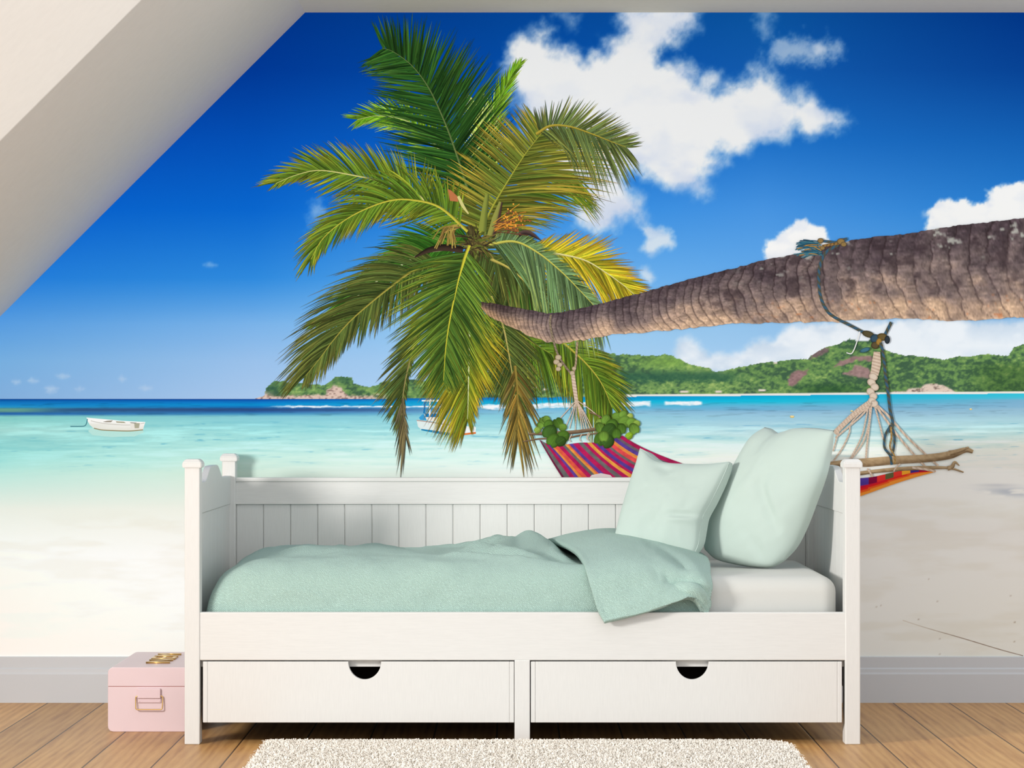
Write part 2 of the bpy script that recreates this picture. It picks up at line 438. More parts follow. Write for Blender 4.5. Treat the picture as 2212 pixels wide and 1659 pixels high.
def background(x, y):
    c = table(sky_cols, sky_rows, sky, x, y)
    ids = np.zeros(x.shape, int)
    # clouds ------------------------------------------------------------
    def cloud(poly, idn, warp=34, soft=16, amax=1.0, scale=48, seed=0, white=(240, 241, 240), grey=(188, 204, 232), shade=0.5, low=None):
        nonlocal c
        p = np.asarray(poly, float); m = warp + soft + 10
        sel = (x > p[:, 0].min() - m) & (x < p[:, 0].max() + m) & (y > p[:, 1].min() - m) & (y < p[:, 1].max() + m)
        xs, ys = x[sel], y[sel]
        n1 = fbm(xs / scale, ys / scale, 6, seed, 0.62)
        n2 = fbm(xs / (scale * 1.6) + 9, ys / scale + 4, 4, seed + 3)
        s = poly_sdf(poly, xs, ys) + (n1 - 0.5) * warp * 2
        a = sstep(soft, -soft * 1.2, s) * amax
        depth = np.clip(-s / 60, 0, 1)
        g = shade * np.clip(1.15 - depth * 1.1, 0.0, 1) * sstep(0.35, 0.7, n2)
        if low: g = np.clip(g + low * sstep(p[:, 1].min(), p[:, 1].max(), ys) * sstep(0.4, 0.65, n2), 0, 1)
        cc = mixc(np.broadcast_to(white, xs.shape + (3,)), grey, g)
        c[sel] = mixc(c[sel], cc, a)
        ii = ids[sel]; ii[a > 0.4] = idn; ids[sel] = ii
    main = [(1098, 132), (1104, 100), (1120, 80), (1140, 84), (1153, 60), (1172, 52), (1192, 62), (1192, 82), (1212, 100), (1240, 102), (1262, 126), (1284, 112), (1304, 106), (1310, 86), (1334, 70), (1338, 10), (1514, 10), (1500, 60), (1472, 76), (1456, 100), (1428, 112), (1430, 130), (1480, 136), (1502, 150), (1512, 168), (1546, 164), (1552, 184), (1600, 178), (1618, 150), (1650, 140), (1690, 165), (1722, 198), (1740, 218), (1786, 238), (1840, 262), (1800, 278), (1750, 290), (1715, 268), (1696, 292), (1658, 302), (1612, 320), (1560, 322), (1536, 334), (1576, 352), (1540, 366), (1520, 378), (1520, 410), (1498, 424), (1470, 412), (1430, 392), (1376, 380), (1356, 394), (1390, 430), (1384, 466), (1340, 480), (1296, 500), (1236, 488), (1226, 468), (1250, 420), (1200, 390), (1150, 310), (1126, 245), (1112, 190)]
    cloud(main, 10, 34, 24, 1.0, 52, 1, low=0.3)
    cloud([(1202, 30), (1215, 20), (1258, 30), (1246, 66), (1228, 70)], 11, 22, 18, 0.55, 30, 2)
    cloud([(1636, 20), (1672, 20), (1660, 70), (1650, 80), (1636, 60)], 12, 20, 18, 0.5, 28, 3)
    cloud([(1650, 110), (1680, 80), (1720, 85), (1770, 84), (1810, 92), (1812, 112), (1796, 130), (1720, 138), (1665, 118)], 20, 30, 20, 0.6, 26, 4)
    cloud([(1755, 96), (1775, 92), (1782, 108), (1765, 118)], 20, 10, 10, 0.6, 16, 5)
    cloud([(1382, 490), (1402, 486), (1450, 504), (1458, 530), (1400, 550), (1384, 540), (1392, 515)], 13, 12, 10, 0.8, 22, 6)
    cloud([(1650, 548), (1655, 520), (1690, 500), (1720, 474), (1738, 474), (1748, 482), (1778, 492), (1792, 516), (1800, 560), (1660, 570)], 14, 12, 5, 1.0, 22, 7, white=(250, 250, 248), shade=0.25)
    cloud([(1998, 470), (2018, 440), (2050, 430), (2058, 436), (2085, 430), (2128, 445), (2134, 415), (2165, 398), (2215, 393), (2560, 380), (2560, 560), (2000, 540)], 15, 13, 5, 1.0, 24, 8, white=(246, 246, 244), shade=0.3)
    cloud([(1992, 458), (2010, 456), (2014, 470), (1996, 470)], 19, 8, 7, 0.5, 14, 9)
    cloud([(1460, 770), (1468, 740), (1490, 735), (1510, 745), (1530, 770), (1600, 765), (1625, 742), (1660, 735), (1700, 705), (1740, 700), (1800, 690), (2560, 690), (2560, 800), (1500, 810)], 16, 16, 11, 0.92, 40, 10, white=(246, 249, 251), grey=(196, 214, 232), shade=0.75)
    cloud([(1233, 535), (1250, 534), (1250, 548), (1236, 548)], 17, 6, 6, 0.6, 12, 11)
    cloud([(1380, 582), (1398, 578), (1416, 600), (1404, 610), (1385, 604)], 17, 8, 9, 0.7, 14, 12)
    cloud([(672, 440), (690, 434), (700, 455), (690, 490), (672, 488)], 18, 22, 18, 0.45, 22, 13)
    for i, (cx, cy, w) in enumerate([(72, 822, 14), (34, 824, 8), (112, 838, 14), (135, 812, 16), (172, 840, 9), (262, 818, 8), (315, 838, 14), (110, 858 - 12, 10), (454, 572, 14)]):
        cloud([(cx - w, cy), (cx, cy - 4), (cx + w, cy + 1), (cx, cy + 5)], 0, 5, 6, 0.4, 10, 20 + i)
    # soft veil over the warm right-hand horizon
    # sea and sand ------------------------------------------------------
    hb = np.interp(x, [0, 545, 850, 1100, 1300, 1600, 1900, 2212, 2560], [862, 862, 861, 859, 857, 855, 852, 850, 849])
    wet = y >= hb
    s = table(sky_cols, sea_rows, sea, x, y + (fbm(x / 260, y / 40, 3, 31) - 0.5) * 22 * sstep(905, 960, y) * sstep(1080, 980, y))
    st1 = fbm(x / 95, y / 5.5 + x / 700, 5, 33, 0.6)
    st2 = fbm(x / 40, y / 3.4 - x / 500, 3, 36)
    amt = sstep(897, 925, y) * sstep(1050, 930, y)
    s = mixc(s, s * np.array([0.78, 0.91, 0.95]), amt * sstep(0.5, 0.78, st1) * 0.6)
    s = mixc(s, np.minimum(s * 1.08 + 14, 255), amt * sstep(0.52, 0.25, st1) * 0.6)
    s = mixc(s, s * np.array([0.6, 0.8, 0.92]), amt * sstep(0.68, 0.82, st2) * sstep(0.45, 0.62, st1) * 0.8)
    near = sstep(866, 872, y) * sstep(905, 896, y)
    s = mixc(s, s * 0.82, near * sstep(0.55, 0.8, fbm(x / 40, y / 2.0, 3, 40)) * 0.7)
    # foam lines
    wob = (fbm(x / 14, y / 3, 4, 44) - 0.5) * 9
    f1 = sstep(2.2, 1.0, np.abs(y - (878.5 + wob * 0.5))) * sstep(560, 640, x) * sstep(1250, 1180, x)
    f2 = sstep(6.5, 4.0, np.abs(y - np.interp(x, [1040, 1400], [879, 872]) - wob * 0.7)) * sstep(1030, 1060, x) * sstep(1408, 1402, x)
    f3 = sstep(5, 2.5, np.abs(y - 871 - wob * 0.5)) * sstep(1432, 1440, x) * sstep(1519, 1513, x)
    dk = sstep(4, 2, np.abs(y - 885)) * sstep(50, 180, x) * sstep(1000, 700, x)
    s = mixc(s, (44, 74, 124), dk * 0.6)
    gr = sstep(6, 2, np.abs(y - 886)) * sstep(140, 20, x)
    s = mixc(s, (110, 165, 140), gr * 0.8)
    foam = np.clip(f1 + f2 + f3, 0, 1)
    s = mixc(s, (246, 249, 250), foam * (0.75 + 0.25 * sstep(0.3, 0.6, fbm(x / 12, y / 3, 3, 47))))
    # sand grain, shadow patch painted in grey streaks, specks, twig
    sh = np.interp(x, [0, 400, 1100, 1600, 1900, 2212, 2560], [1105, 1070, 1080, 1060, 992, 958, 940])
    dry = sstep(0, 70, y - sh)
    s = mixc(s, s * np.array([0.97, 0.96, 0.94]), dry * sstep(0.45, 0.75, fbm(x / 120, y / 22, 4, 50)) * 0.7)
    sm = fbm(x / 40, y / 5, 3, 55)
    s = mixc(s, (196, 200, 208), np.exp(-(((x - 2190) / 60) ** 2 + ((y - 1063 - (x - 2190) * 0.06) / 9) ** 2)) * sstep(0.35, 0.6, sm) * 0.9)
    s = mixc(s, (205, 205, 210), np.exp(-(((x - 2150) / 40) ** 2 + ((y - 1048) / 3) ** 2)) * 0.6)
    for (qx, qy) in [(1903, 1307), (1893, 1312), (2192, 1344), (2191, 1386), (2030, 1381), (2030, 1412), (1984, 1338), (2006, 1252), (2025, 1300), (2183, 1288)]:
        s = mixc(s, (150, 120, 100), sstep(2.8, 0.8, np.hypot(x - qx, (y - qy) * 1.4)) * 0.55)
    c = np.where(wet[..., None], s, c)
    ids = np.where(wet, np.where(y > sh, 2, 1), ids)
    # hills --------------------------------------------------------------
    hx = np.interp(x, *zip(*hill_top)) + (fbm(x / 9, y * 0 + 3, 3, 2) - 0.5) * 7
    ix = np.interp(x, *zip(*isl_top)) + (fbm(x / 8, y * 0 + 7, 3, 4) - 0.5) * 7
    n1 = fbm(x / 9, y / 6, 4, 60, 0.6); n2 = fbm(x / 70, y / 26, 3, 64); n3 = fbm(x / 4.5, y / 3.4, 2, 66)
    def greens(top):
        rel = np.clip((y - top) / 90.0, 0, 1)
        t = np.clip(0.95 * n1 + 0.35 * n3 + 0.55 * (n2 - 0.5) - 0.18 - 0.1 * rel, 0, 1)
        g = mixc(np.broadcast_to((40, 74, 46), x.shape + (3,)), (94, 138, 62), sstep(0.2, 0.55, t))
        g = mixc(g, (160, 188, 92), sstep(0.52, 0.88, t))
        return mixc(g, (178, 198, 184), 0.2)
    hm = (y >= hx) & (~wet) & (x > 1088)
    g = greens(hx)
    shd = sstep(796, 812, y + (n1 - 0.5) * 16) * sstep(832, 818, y + (n1 - 0.5) * 16) * sstep(1320, 1350, x) * sstep(1640, 1540, x)
    g = mixc(g, (48, 92, 74), shd * 0.75)
    bright = np.exp(-(((x - 1440) / 60) ** 2 + ((y - 782) / 12) ** 2))
    g = mixc(g, (150, 192, 84), bright * 0.6)
    low = sstep(822, 842, y) * sstep(1700, 1600, x)
    g = mixc(g, (150, 180, 110), low * 0.35 * sstep(0.4, 0.6, n3))
    dark = sstep(2060, 2160, x) * sstep(770, 800, y)
    g = mixc(g, (52, 84, 40), dark * 0.45)
    g = mixc(g, (44, 84, 48), np.exp(-(((x - 1790) / 70) ** 2 + ((y - 842) / 14) ** 2)) * 0.7)
    for poly, cc in [([(1750, 776), (1756, 764), (1782, 751), (1796, 750), (1786, 760), (1764, 772)], (122, 104, 104)),
                     ([(1702, 832), (1706, 812), (1722, 802), (1746, 798), (1738, 812), (1726, 824), (1712, 834)], (150, 120, 118)),
                     ([(1800, 794), (1815, 780), (1850, 769), (1880, 768), (1888, 780), (1850, 778), (1826, 786)], (152, 124, 120)),
                     ([(1822, 806), (1840, 800), (1846, 788), (1868, 792), (1884, 806), (1876, 816), (1850, 814)], (158, 130, 126))]:
        a = sstep(3, -2, poly_sdf(poly, x, y) + (n1 - 0.5) * 10)
        g = mixc(g, np.asarray(cc, float) * (0.85 + 0.3 * n3)[..., None], a)
    bd = sstep(2.5, -1.5, poly_sdf([(1922, 853), (1928, 846), (1958, 846), (1962, 840), (1990, 838), (1996, 832), (2012, 828), (2034, 832), (2052, 840), (2066, 848), (2062, 853)], x, y) + (n3 - 0.5) * 3)
    g = mixc(g, mixc(np.broadcast_to((226, 205, 188), x.shape + (3,)), (128, 108, 98), sstep(0.5, 0.75, n1)), bd)
    beach = sstep(-5.5, -3.5, y - hb) * sstep(1240, 1330, x)
    g = mixc(g, (240, 236, 228), beach)
    for (bx, by, bw) in [(1478, 846, 12), (1552, 846, 9), (1646, 843, 10), (1675, 768 + 16, 5), (1155, 836, 7), (1178, 841, 6)]:
        g = mixc(g, (228, 216, 200), sstep(1.0, 0.5, np.maximum(np.abs(x - bx) / bw, np.abs(y - by) / 2.6)))
    c = np.where(hm[..., None], g, c); ids = np.where(hm, 4, ids)
    im = (y >= ix) & (~wet) & (x > 545) & (x <= 1120) & (~hm)
    g = greens(ix)
    rock = np.clip(sstep(850, 858, y + (n1 - 0.5) * 14) * sstep(880, 780, x) + sstep(600, 560, x) * sstep(840, 852, y)
                   + sstep(4, -3, poly_sdf([(704, 858), (708, 842), (722, 832), (738, 836), (746, 850), (750, 858)], x, y) + (n1 - 0.5) * 10), 0, 1)
    g = mixc(g, mixc(np.broadcast_to((224, 196, 180), x.shape + (3,)), (150, 122, 112), sstep(0.45, 0.75, n3)), rock)
    tree = np.exp(-(((x - 740) / 22) ** 2 + ((y - 820) / 8) ** 2)) + np.exp(-(((x - 588) / 16) ** 2 + ((y - 836) / 12) ** 2))
    g = mixc(g, (52, 92, 72), np.clip(tree, 0, 1) * 0.7)
    c = np.where(im[..., None], g, c); ids = np.where(im, 3, ids)
    return c, ids

bc, bid = background(GX, GY)
cxm = (GX[:-1, :-1] + GX[1:, 1:]) / 2; cym = (GY[:-1, :-1] + GY[1:, 1:]) / 2
cid = bid[:-1, :-1].copy()
# the printed sheet is cut along the slope
inroom = (cxm * (684 - 27) / 659.0 + (cym - 684) > -3)
nY, nX = GX.shape
idx = np.arange(nY * nX).reshape(nY, nX)
quads = np.stack([idx[:-1, :-1], idx[:-1, 1:], idx[1:, 1:], idx[1:, :-1]], -1)
names = {0: 'sky', 1: 'sea', 2: 'sand', 3: 'island', 4: 'hill'}
def bg_part(name, mask, parent=None):
    q = quads[mask]
    if len(q) == 0: return None
    used, inv = np.unique(q.ravel(), return_inverse=True)
    return flat(name, GX.ravel()[used], GY.ravel()[used], bc.reshape(-1, 3)[used], inv.reshape(-1, 4)[:, ::-1], 0, parent)
def islands(mask):
    todo = set(map(tuple, np.argwhere(mask))); out = []
    while todo:
        st = [todo.pop()]; comp = list(st)
        while st:
            a_, b_ = st.pop()
            for q_ in ((a_ + 1, b_), (a_ - 1, b_), (a_, b_ + 1), (a_, b_ - 1)):
                if q_ in todo: todo.discard(q_); st.append(q_); comp.append(q_)
        out.append(comp)
    return out
CLOUDS = []
for k in range(10, 21):
    for comp in islands((cid == k) & inroom):
        ii = tuple(np.array(comp).T)
        if len(comp) < 60: cid[ii] = 0
        else:
            m_ = np.zeros(cid.shape, bool); m_[ii] = True; CLOUDS.append(m_)
for k in (0, 1, 2, 3, 4):
    bg_part(names[k], (cid == k) & inroom)
for m_ in CLOUDS: bg_part('cloud', m_)

# ---- strokes: ropes, branches
def catmull(pts, n):
    p = np.asarray(pts, float)
    if len(p) == 2:
        t = np.linspace(0, 1, n)[:, None]; return p[0] * (1 - t) + p[1] * t
    q = np.vstack([2 * p[0] - p[1], p, 2 * p[-1] - p[-2]])
    dense = []
    for i in range(1, len(q) - 2):
        t = np.linspace(0, 1, 24, endpoint=False)[:, None]
        a, b, c_, d = q[i - 1], q[i], q[i + 1], q[i + 2]
        dense.append(0.5 * (2 * b + (c_ - a) * t + (2 * a - 5 * b + 4 * c_ - d) * t ** 2 + (3 * b - a - 3 * c_ + d) * t ** 3))
    dense.append(p[-1:]); dense = np.vstack(dense)
    s = np.concatenate([[0], np.cumsum(np.linalg.norm(np.diff(dense[:, :2], axis=0), axis=1))])
    u = np.linspace(0, s[-1], n)
    return np.stack([np.interp(u, s, dense[:, k]) for k in range(dense.shape[1])], -1)

class Ink:
    """collects coloured flat pieces of one printed motif"""
    def __init__(s): s.x = []; s.y = []; s.c = []; s.f = []; s.d = []; s.n = 0; s.k = 0
    def add(s, xy, col, quads, depth=None):
        xy = np.asarray(xy, float); s.d.append(np.full(len(xy), float((s.k % 50 if s.k < 60 else s.k) if depth is None else depth))); s.k += 1
        xy = np.asarray(xy, float); col = np.broadcast_to(np.asarray(col, float), (len(xy), 3))
        s.x.append(xy[:, 0]); s.y.append(xy[:, 1]); s.c.append(col)
        s.f.append(np.asarray(quads) + s.n); s.n += len(xy)
    def strip(s, pts, w, colf, n=40, rows=5):
        """band along pts; w = width or list; colf(u, v) -> rgb with u along in px, v in -1..1"""
        p = catmull(pts, n)
        t = np.gradient(p, axis=0); t /= np.linalg.norm(t, axis=1)[:, None] + 1e-9
        nn = np.stack([-t[:, 1], t[:, 0]], -1)
        wv = np.interp(np.linspace(0, 1, n), np.linspace(0, 1, len(w)), w) if hasattr(w, '__len__') else np.full(n, w)
        v = np.linspace(-1, 1, rows)
        xy = p[:, None, :] + nn[:, None, :] * (wv[:, None, None] / 2) * v[None, :, None]
        L = np.concatenate([[0], np.cumsum(np.linalg.norm(np.diff(p, axis=0), axis=1))])
        U, V = np.meshgrid(L, v, indexing='ij')
        col = colf(U, V) if callable(colf) else np.broadcast_to(np.asarray(colf, float), U.shape + (3,))
        i = np.arange(n * rows).reshape(n, rows)
        q = np.stack([i[:-1, :-1], i[1:, :-1], i[1:, 1:], i[:-1, 1:]], -1).reshape(-1, 4)
        s.add(xy.reshape(-1, 2), col.reshape(-1, 3), q)
    def poly(s, pts, colf, step=3.0):
        """filled polygon as a fan of fine quads (triangulated)"""
        from mathutils.geometry import tessellate_polygon
        p = np.asarray(pts, float)
        tri = tessellate_polygon([[Vector((a, b, 0)) for a, b in p]])
        col = np.array([colf(a, b) for a, b in p]) if callable(colf) else np.broadcast_to(np.asarray(colf, float), (len(p), 3))
        s.add(p, col, [(a, b, c_, c_) for a, b, c_ in tri])
    def blob(s, x, y, rx, ry, col, rim=None, n=20, rot=0.0):
        a = np.linspace(0, 2 * np.pi, n, endpoint=False)
        ca, sa = math.cos(rot), math.sin(rot)
        def ring(k):
            ex, ey = np.cos(a) * rx * k, np.sin(a) * ry * k
            return np.stack([x + ex * ca - ey * sa, y + ex * sa + ey * ca], -1)
        xy = np.vstack([[[x, y]], ring(0.6), ring(1.0)])
        rim = col if rim is None else rim
        cc = np.vstack([[col], np.broadcast_to(col, (n, 3)), np.broadcast_to(rim, (n, 3))])
        q = []
        for i in range(n):
            j = (i + 1) % n
            q.append((0, 1 + i, 1 + j, 1 + j)); q.append((1 + i, 1 + n + i, 1 + n + j, 1 + j))
        s.add(xy, cc, q)
    def leaf(s, x, y, r, col, rim, rot, n=26):
        a = np.linspace(0, 2 * np.pi, n, endpoint=False)
        rr_ = r * (1.0 - 0.30 * np.exp(-((a - np.pi) / 0.34) ** 2) + 0.10 * np.cos(a) + 0.03 * np.cos(3 * a + x))
        ca, sa = math.cos(rot), math.sin(rot)
        def ring(k):
            ex, ey = np.cos(a) * rr_ * k, np.sin(a) * rr_ * 0.86 * k
            return np.stack([x + ex * ca - ey * sa, y + ex * sa + ey * ca], -1)
        lightside = 0.5 + 0.5 * np.cos(a - rot + 1.2)
        outer = np.asarray(rim)[None] * (0.82 + 0.4 * lightside[:, None])
        inner = np.asarray(col)[None] * (0.9 + 0.22 * lightside[:, None])
        q = []
        for i in range(n):
            j = (i + 1) % n
            q.append((0, 1 + i, 1 + j, 1 + j)); q.append((1 + i, 1 + n + i, 1 + n + j, 1 + j))
        s.add(np.vstack([[[x, y]], ring(0.62), ring(1.0)]), np.vstack([[col], inner, outer]), q)
    def build(s, name, layer, parent=None, label=None):
        x = np.concatenate(s.x); y = np.concatenate(s.y); c = np.vstack(s.c); d = np.concatenate(s.d); f = np.vstack([np.asarray(q).reshape(-1, 4) for q in s.f])
        v = np.stack([wallx(x), YW - 0.0004 - layer * LAYER - d * PIECE, wallz(y)], -1)
        faces = [tuple(q) if q[2] != q[3] else tuple(q[:3]) for q in f.tolist()]
        me = mesh_np(name, v, faces)
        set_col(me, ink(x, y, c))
        return link(name, me, M_PRINT, parent or MURAL, label=label)

# ---- a thin line drawn in the sand
def sandline(U, V_): return mixc(np.broadcast_to((236, 222, 206), U.shape + (3,)), (164, 140, 124), sstep(10, 170, U) * (0.55 + 0.45 * vnoise(U / 7, U * 0, 3)))
# ---- boats and buoys
def flatcol(c): return lambda U, V: np.broadcast_to(np.asarray(c, float), U.shape + (3,))
bt = Ink(); bt.strip([(1950, 1340), (2000, 1356), (2080, 1379), (2160, 1403), (2210, 1416.5)], 2.0, sandline, 80, 3); bt.build('twig', 2, label='thin dark line in the sand')
bt = Ink()
bt.poly([(190, 931), (200, 940), (240, 944), (290, 943), (311, 934), (308, 929), (280, 931), (230, 930), (200, 924)], (186, 228, 218))
bt.poly([(187, 902), (190, 911), (194, 918), (201, 924), (212, 927), (230, 929), (256, 930), (280, 930.5), (309, 928), (314, 911.5), (302, 911), (282, 910), (262, 909), (242, 907), (214, 904.5), (196, 903)], lambda a, b: (252, 249, 244) if b < 915 else (232, 230, 218))
bt.strip([(196, 909), (220, 914), (250, 917), (281, 918), (312, 914)], 1.6, flatcol((206, 202, 192)), 24, 3)
bt.strip([(203, 925), (218, 928.5), (240, 930), (280, 931), (309, 928.5)], 2.2, flatcol((150, 140, 104)), 20, 3)
bt.poly([(281, 914), (304, 914), (301, 927), (283, 928)], (236, 230, 220))
bt.poly([(290, 914), (302, 914), (300, 925), (291, 925)], (176, 172, 148))
boat = bt.build('rowing_boat', 2, label='small white open rowing boat printed on the left of the sea')
bt = Ink()
bt.poly([(222, 911), (232, 909), (244, 908), (240, 912), (228, 912)], (150, 140, 124))
bt.poly([(250, 910), (268, 911), (272, 914), (252, 913)], (170, 166, 140))
bt.poly([(280, 912), (296, 913), (292, 915), (283, 914)], (150, 150, 140))
bt.build('seat', 3, boat)
bt = Ink(); bt.strip([(189, 905), (187, 914), (183, 920), (170, 921), (152, 921)], 2.0, flatcol((70, 130, 140)), 20, 3); bt.build('rope', 3, boat)

bt = Ink()
bt.poly([(900, 908), (903, 922), (912, 929), (940, 933), (985, 936), (1027, 935), (1028, 922), (992, 920), (970, 917), (930, 911)], lambda a, b: (222, 236, 232) if a < 965 else (248, 250, 248))
bt.strip([(910, 928), (935, 932), (965, 937), (990, 938)], [3, 5, 6, 5], flatcol((36, 140, 186)), 20, 3)
bt.strip([(982, 937), (1000, 938), (1028, 935)], 4, flatcol((226, 120, 60)), 12, 3)
bt.strip([(900, 908), (930, 912), (960, 917), (988, 920)], 2, flatcol((190, 158, 148)), 20, 3)
mboat = bt.build('motor_boat', 2, label='white and blue motor boat printed behind the hanging fronds')
bt = Ink()
bt.poly([(914, 897), (922, 892), (948, 892), (950, 902), (980, 914), (990, 918), (960, 915), (920, 908)], (238, 234, 222))
bt.poly([(905, 902), (914, 894), (918, 898), (922, 908), (908, 907)], (60, 160, 214))
bt.poly([(917, 893), (948, 893), (948, 901), (920, 901)], (28, 124, 184))
bt.poly([(981, 920), (992, 922), (992, 928), (979, 927)], (66, 170, 224))
bt.build('cabin', 3, mboat)
bt = Ink(); bt.poly([(911, 864), (956, 863), (958, 868), (911, 867)], (238, 244, 246)); bt.build('canopy', 3, mboat)
bt = Ink()
bt.strip([(918, 868), (916, 893)], 3.4, flatcol((30, 120, 180)), 4, 3)
bt.strip([(929, 862), (928, 908)], 3.0, flatcol((244, 246, 246)), 4, 3)
bt.strip([(952, 868), (953, 894)], 2.2, flatcol((120, 160, 180)), 4, 3)
bt.build('mast', 4, mboat)
bt = Ink(); bt.poly([(986, 906), (994, 904), (998, 916), (994, 922), (988, 918)], (70, 78, 84)); bt.build('outboard_motor', 4, mboat)
for (bx, by, r) in [(1711, 900, 5), (1840, 888, 3), (2097, 884, 3)]:
    bt = Ink(); bt.blob(bx, by, r, r * 0.55, (240, 206, 110), (200, 170, 90), 14); bt.blob(bx, by - 1, r * 0.8, r * 0.3, (250, 232, 180), None, 12); bt.build('buoy', 2)

# ---- palm tree
top_e = [(1040, 652), (1080, 657), (1130, 667), (1170, 675), (1192, 677), (1222, 672), (1290, 658), (1400, 628), (1500, 600), (1600, 576), (1650, 562), (1720, 548), (1800, 528), (1870, 514), (1960, 505), (2050, 490), (2150, 478), (2212, 471), (2330, 458), (2556, 440)]
bot_e = [(1040, 668), (1068, 690), (1110, 708), (1150, 728), (1180, 738), (1215, 742), (1262, 734), (1330, 723), (1400, 717), (1500, 708), (1560, 702), (1600, 699), (1680, 697), (1800, 695), (1870, 690), (1950, 689), (2020, 691), (2080, 693), (2150, 688), (2212, 686), (2330, 684), (2556, 690)]
NU, NV = 900, 46
A = catmull(top_e, NU); B = catmull(bot_e, NU)
V = np.linspace(0, 1, NV)
TX = A[:, None, 0] * (1 - V) + B[:, None, 0] * V; TY = A[:, None, 1] * (1 - V) + B[:, None, 1] * V
TY = TY + (V[None, :] ** 6) * (fbm(TX / 14, TX * 0, 3, 70) - 0.5) * 7 + ((1 - V[None, :]) ** 6) * (fbm(TX / 10, TX * 0 + 5, 3, 71) - 0.5) * 5
# ring phase: spacing grows towards the thick end, rings lean with the curve of the trunk
xm = np.linspace(1000, 2600, 800); sp = np.interp(xm, [1040, 1200, 1400, 1700, 2000, 2300, 2600], [7, 11, 16, 26, 38, 46, 50])
ph = np.concatenate([[0], np.cumsum(np.diff(xm) / sp[1:])])
VV = np.broadcast_to(V, TX.shape)
bend = np.interp(TX, [1040, 1250, 1450, 1800, 2212], [14, 30, 62, 90, 110]) * (VV - 0.38) ** 2 * np.where(VV > 0.38, 1.25, 0.9)
n_ring = (fbm(TX / 40, TY / 30, 3, 72) - 0.5)
phase = np.interp(TX - bend + n_ring * np.interp(TX, [1040, 1300, 1700, 2212], [4, 10, 22, 30]), xm, ph)
cell = np.floor(phase); ring = phase - cell
rnd = vnoise(cell * 3.7, VV * 1.5, 73)
thin = np.interp(TX, [1040, 1300, 1700, 2212], [0.26, 0.20, 0.13, 0.10])
crack = sstep(thin, 0.0, ring) + 0.55 * sstep(1 - thin * 0.8, 1.0, ring)
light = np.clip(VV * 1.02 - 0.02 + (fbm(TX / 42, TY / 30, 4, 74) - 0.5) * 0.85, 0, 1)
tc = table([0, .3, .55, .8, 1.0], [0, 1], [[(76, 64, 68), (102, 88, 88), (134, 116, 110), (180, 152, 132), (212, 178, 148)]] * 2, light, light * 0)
fib = fbm(TX / 11, TY / 2.3 + VV * 5, 4, 76, 0.6); fine = fbm(TX / 3.2, TY / 2.6, 3, 77); rough = fbm(TX / 12, TY / 9, 4, 78, 0.65)
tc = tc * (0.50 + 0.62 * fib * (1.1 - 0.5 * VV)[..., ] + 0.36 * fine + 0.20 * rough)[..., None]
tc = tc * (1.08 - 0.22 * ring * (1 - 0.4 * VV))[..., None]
tc = mixc(tc, (48, 36, 38), np.clip(crack, 0, 1) * np.clip(0.95 - 0.45 * VV, 0, 1) * sstep(0.25, 0.6, rough * 0.5 + rnd * 0.6))
tc = mixc(tc, (56, 44, 48), sstep(0.56, 0.72, fbm(TX / 30, TY / 24, 4, 80)) * 0.5 * sstep(1300, 1500, TX) * sstep(1.0, 0.5, VV))
tc = mixc(tc, (200, 202, 190), sstep(0.66, 0.76, fbm(TX / 24 + 3, TY / 13, 4, 83)) * sstep(0.5, 0.15, VV) * sstep(1560, 1660, TX) * 0.75)
tc = mixc(tc, (204, 120, 70), sstep(0.70, 0.80, fbm(TX / 14, TY / 8, 3, 86)) * sstep(0.55, 0.95, VV) * sstep(1600, 1700, TX) * 0.55)
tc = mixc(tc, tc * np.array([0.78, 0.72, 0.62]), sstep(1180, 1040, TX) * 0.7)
i_ = np.arange(NU * NV).reshape(NU, NV)
qd = np.stack([i_[:-1, :-1], i_[:-1, 1:], i_[1:, 1:], i_[1:, :-1]], -1).reshape(-1, 4)
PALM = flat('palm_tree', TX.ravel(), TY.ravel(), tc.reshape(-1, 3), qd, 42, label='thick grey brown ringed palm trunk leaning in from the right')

DG = [(30, 64, 26), (50, 90, 34), (90, 122, 54)]
DG2 = [(40, 84, 26), (66, 116, 36), (104, 140, 56)]
GY_ = [(74, 106, 34), (108, 134, 42), (164, 150, 46)]
YG = [(88, 108, 32), (136, 144, 42), (196, 160, 44)]
BR = [(84, 104, 40), (128, 124, 48), (190, 154, 56)]
BG = [(84, 112, 66), (116, 146, 100), (158, 168, 84)]
YE = [(150, 160, 42), (206, 180, 46), (206, 146, 40)]
BRT = [(84, 134, 30), (126, 170, 40), (170, 190, 84)]
OL = [(64, 82, 40), (92, 104, 48), (130, 120, 56)]

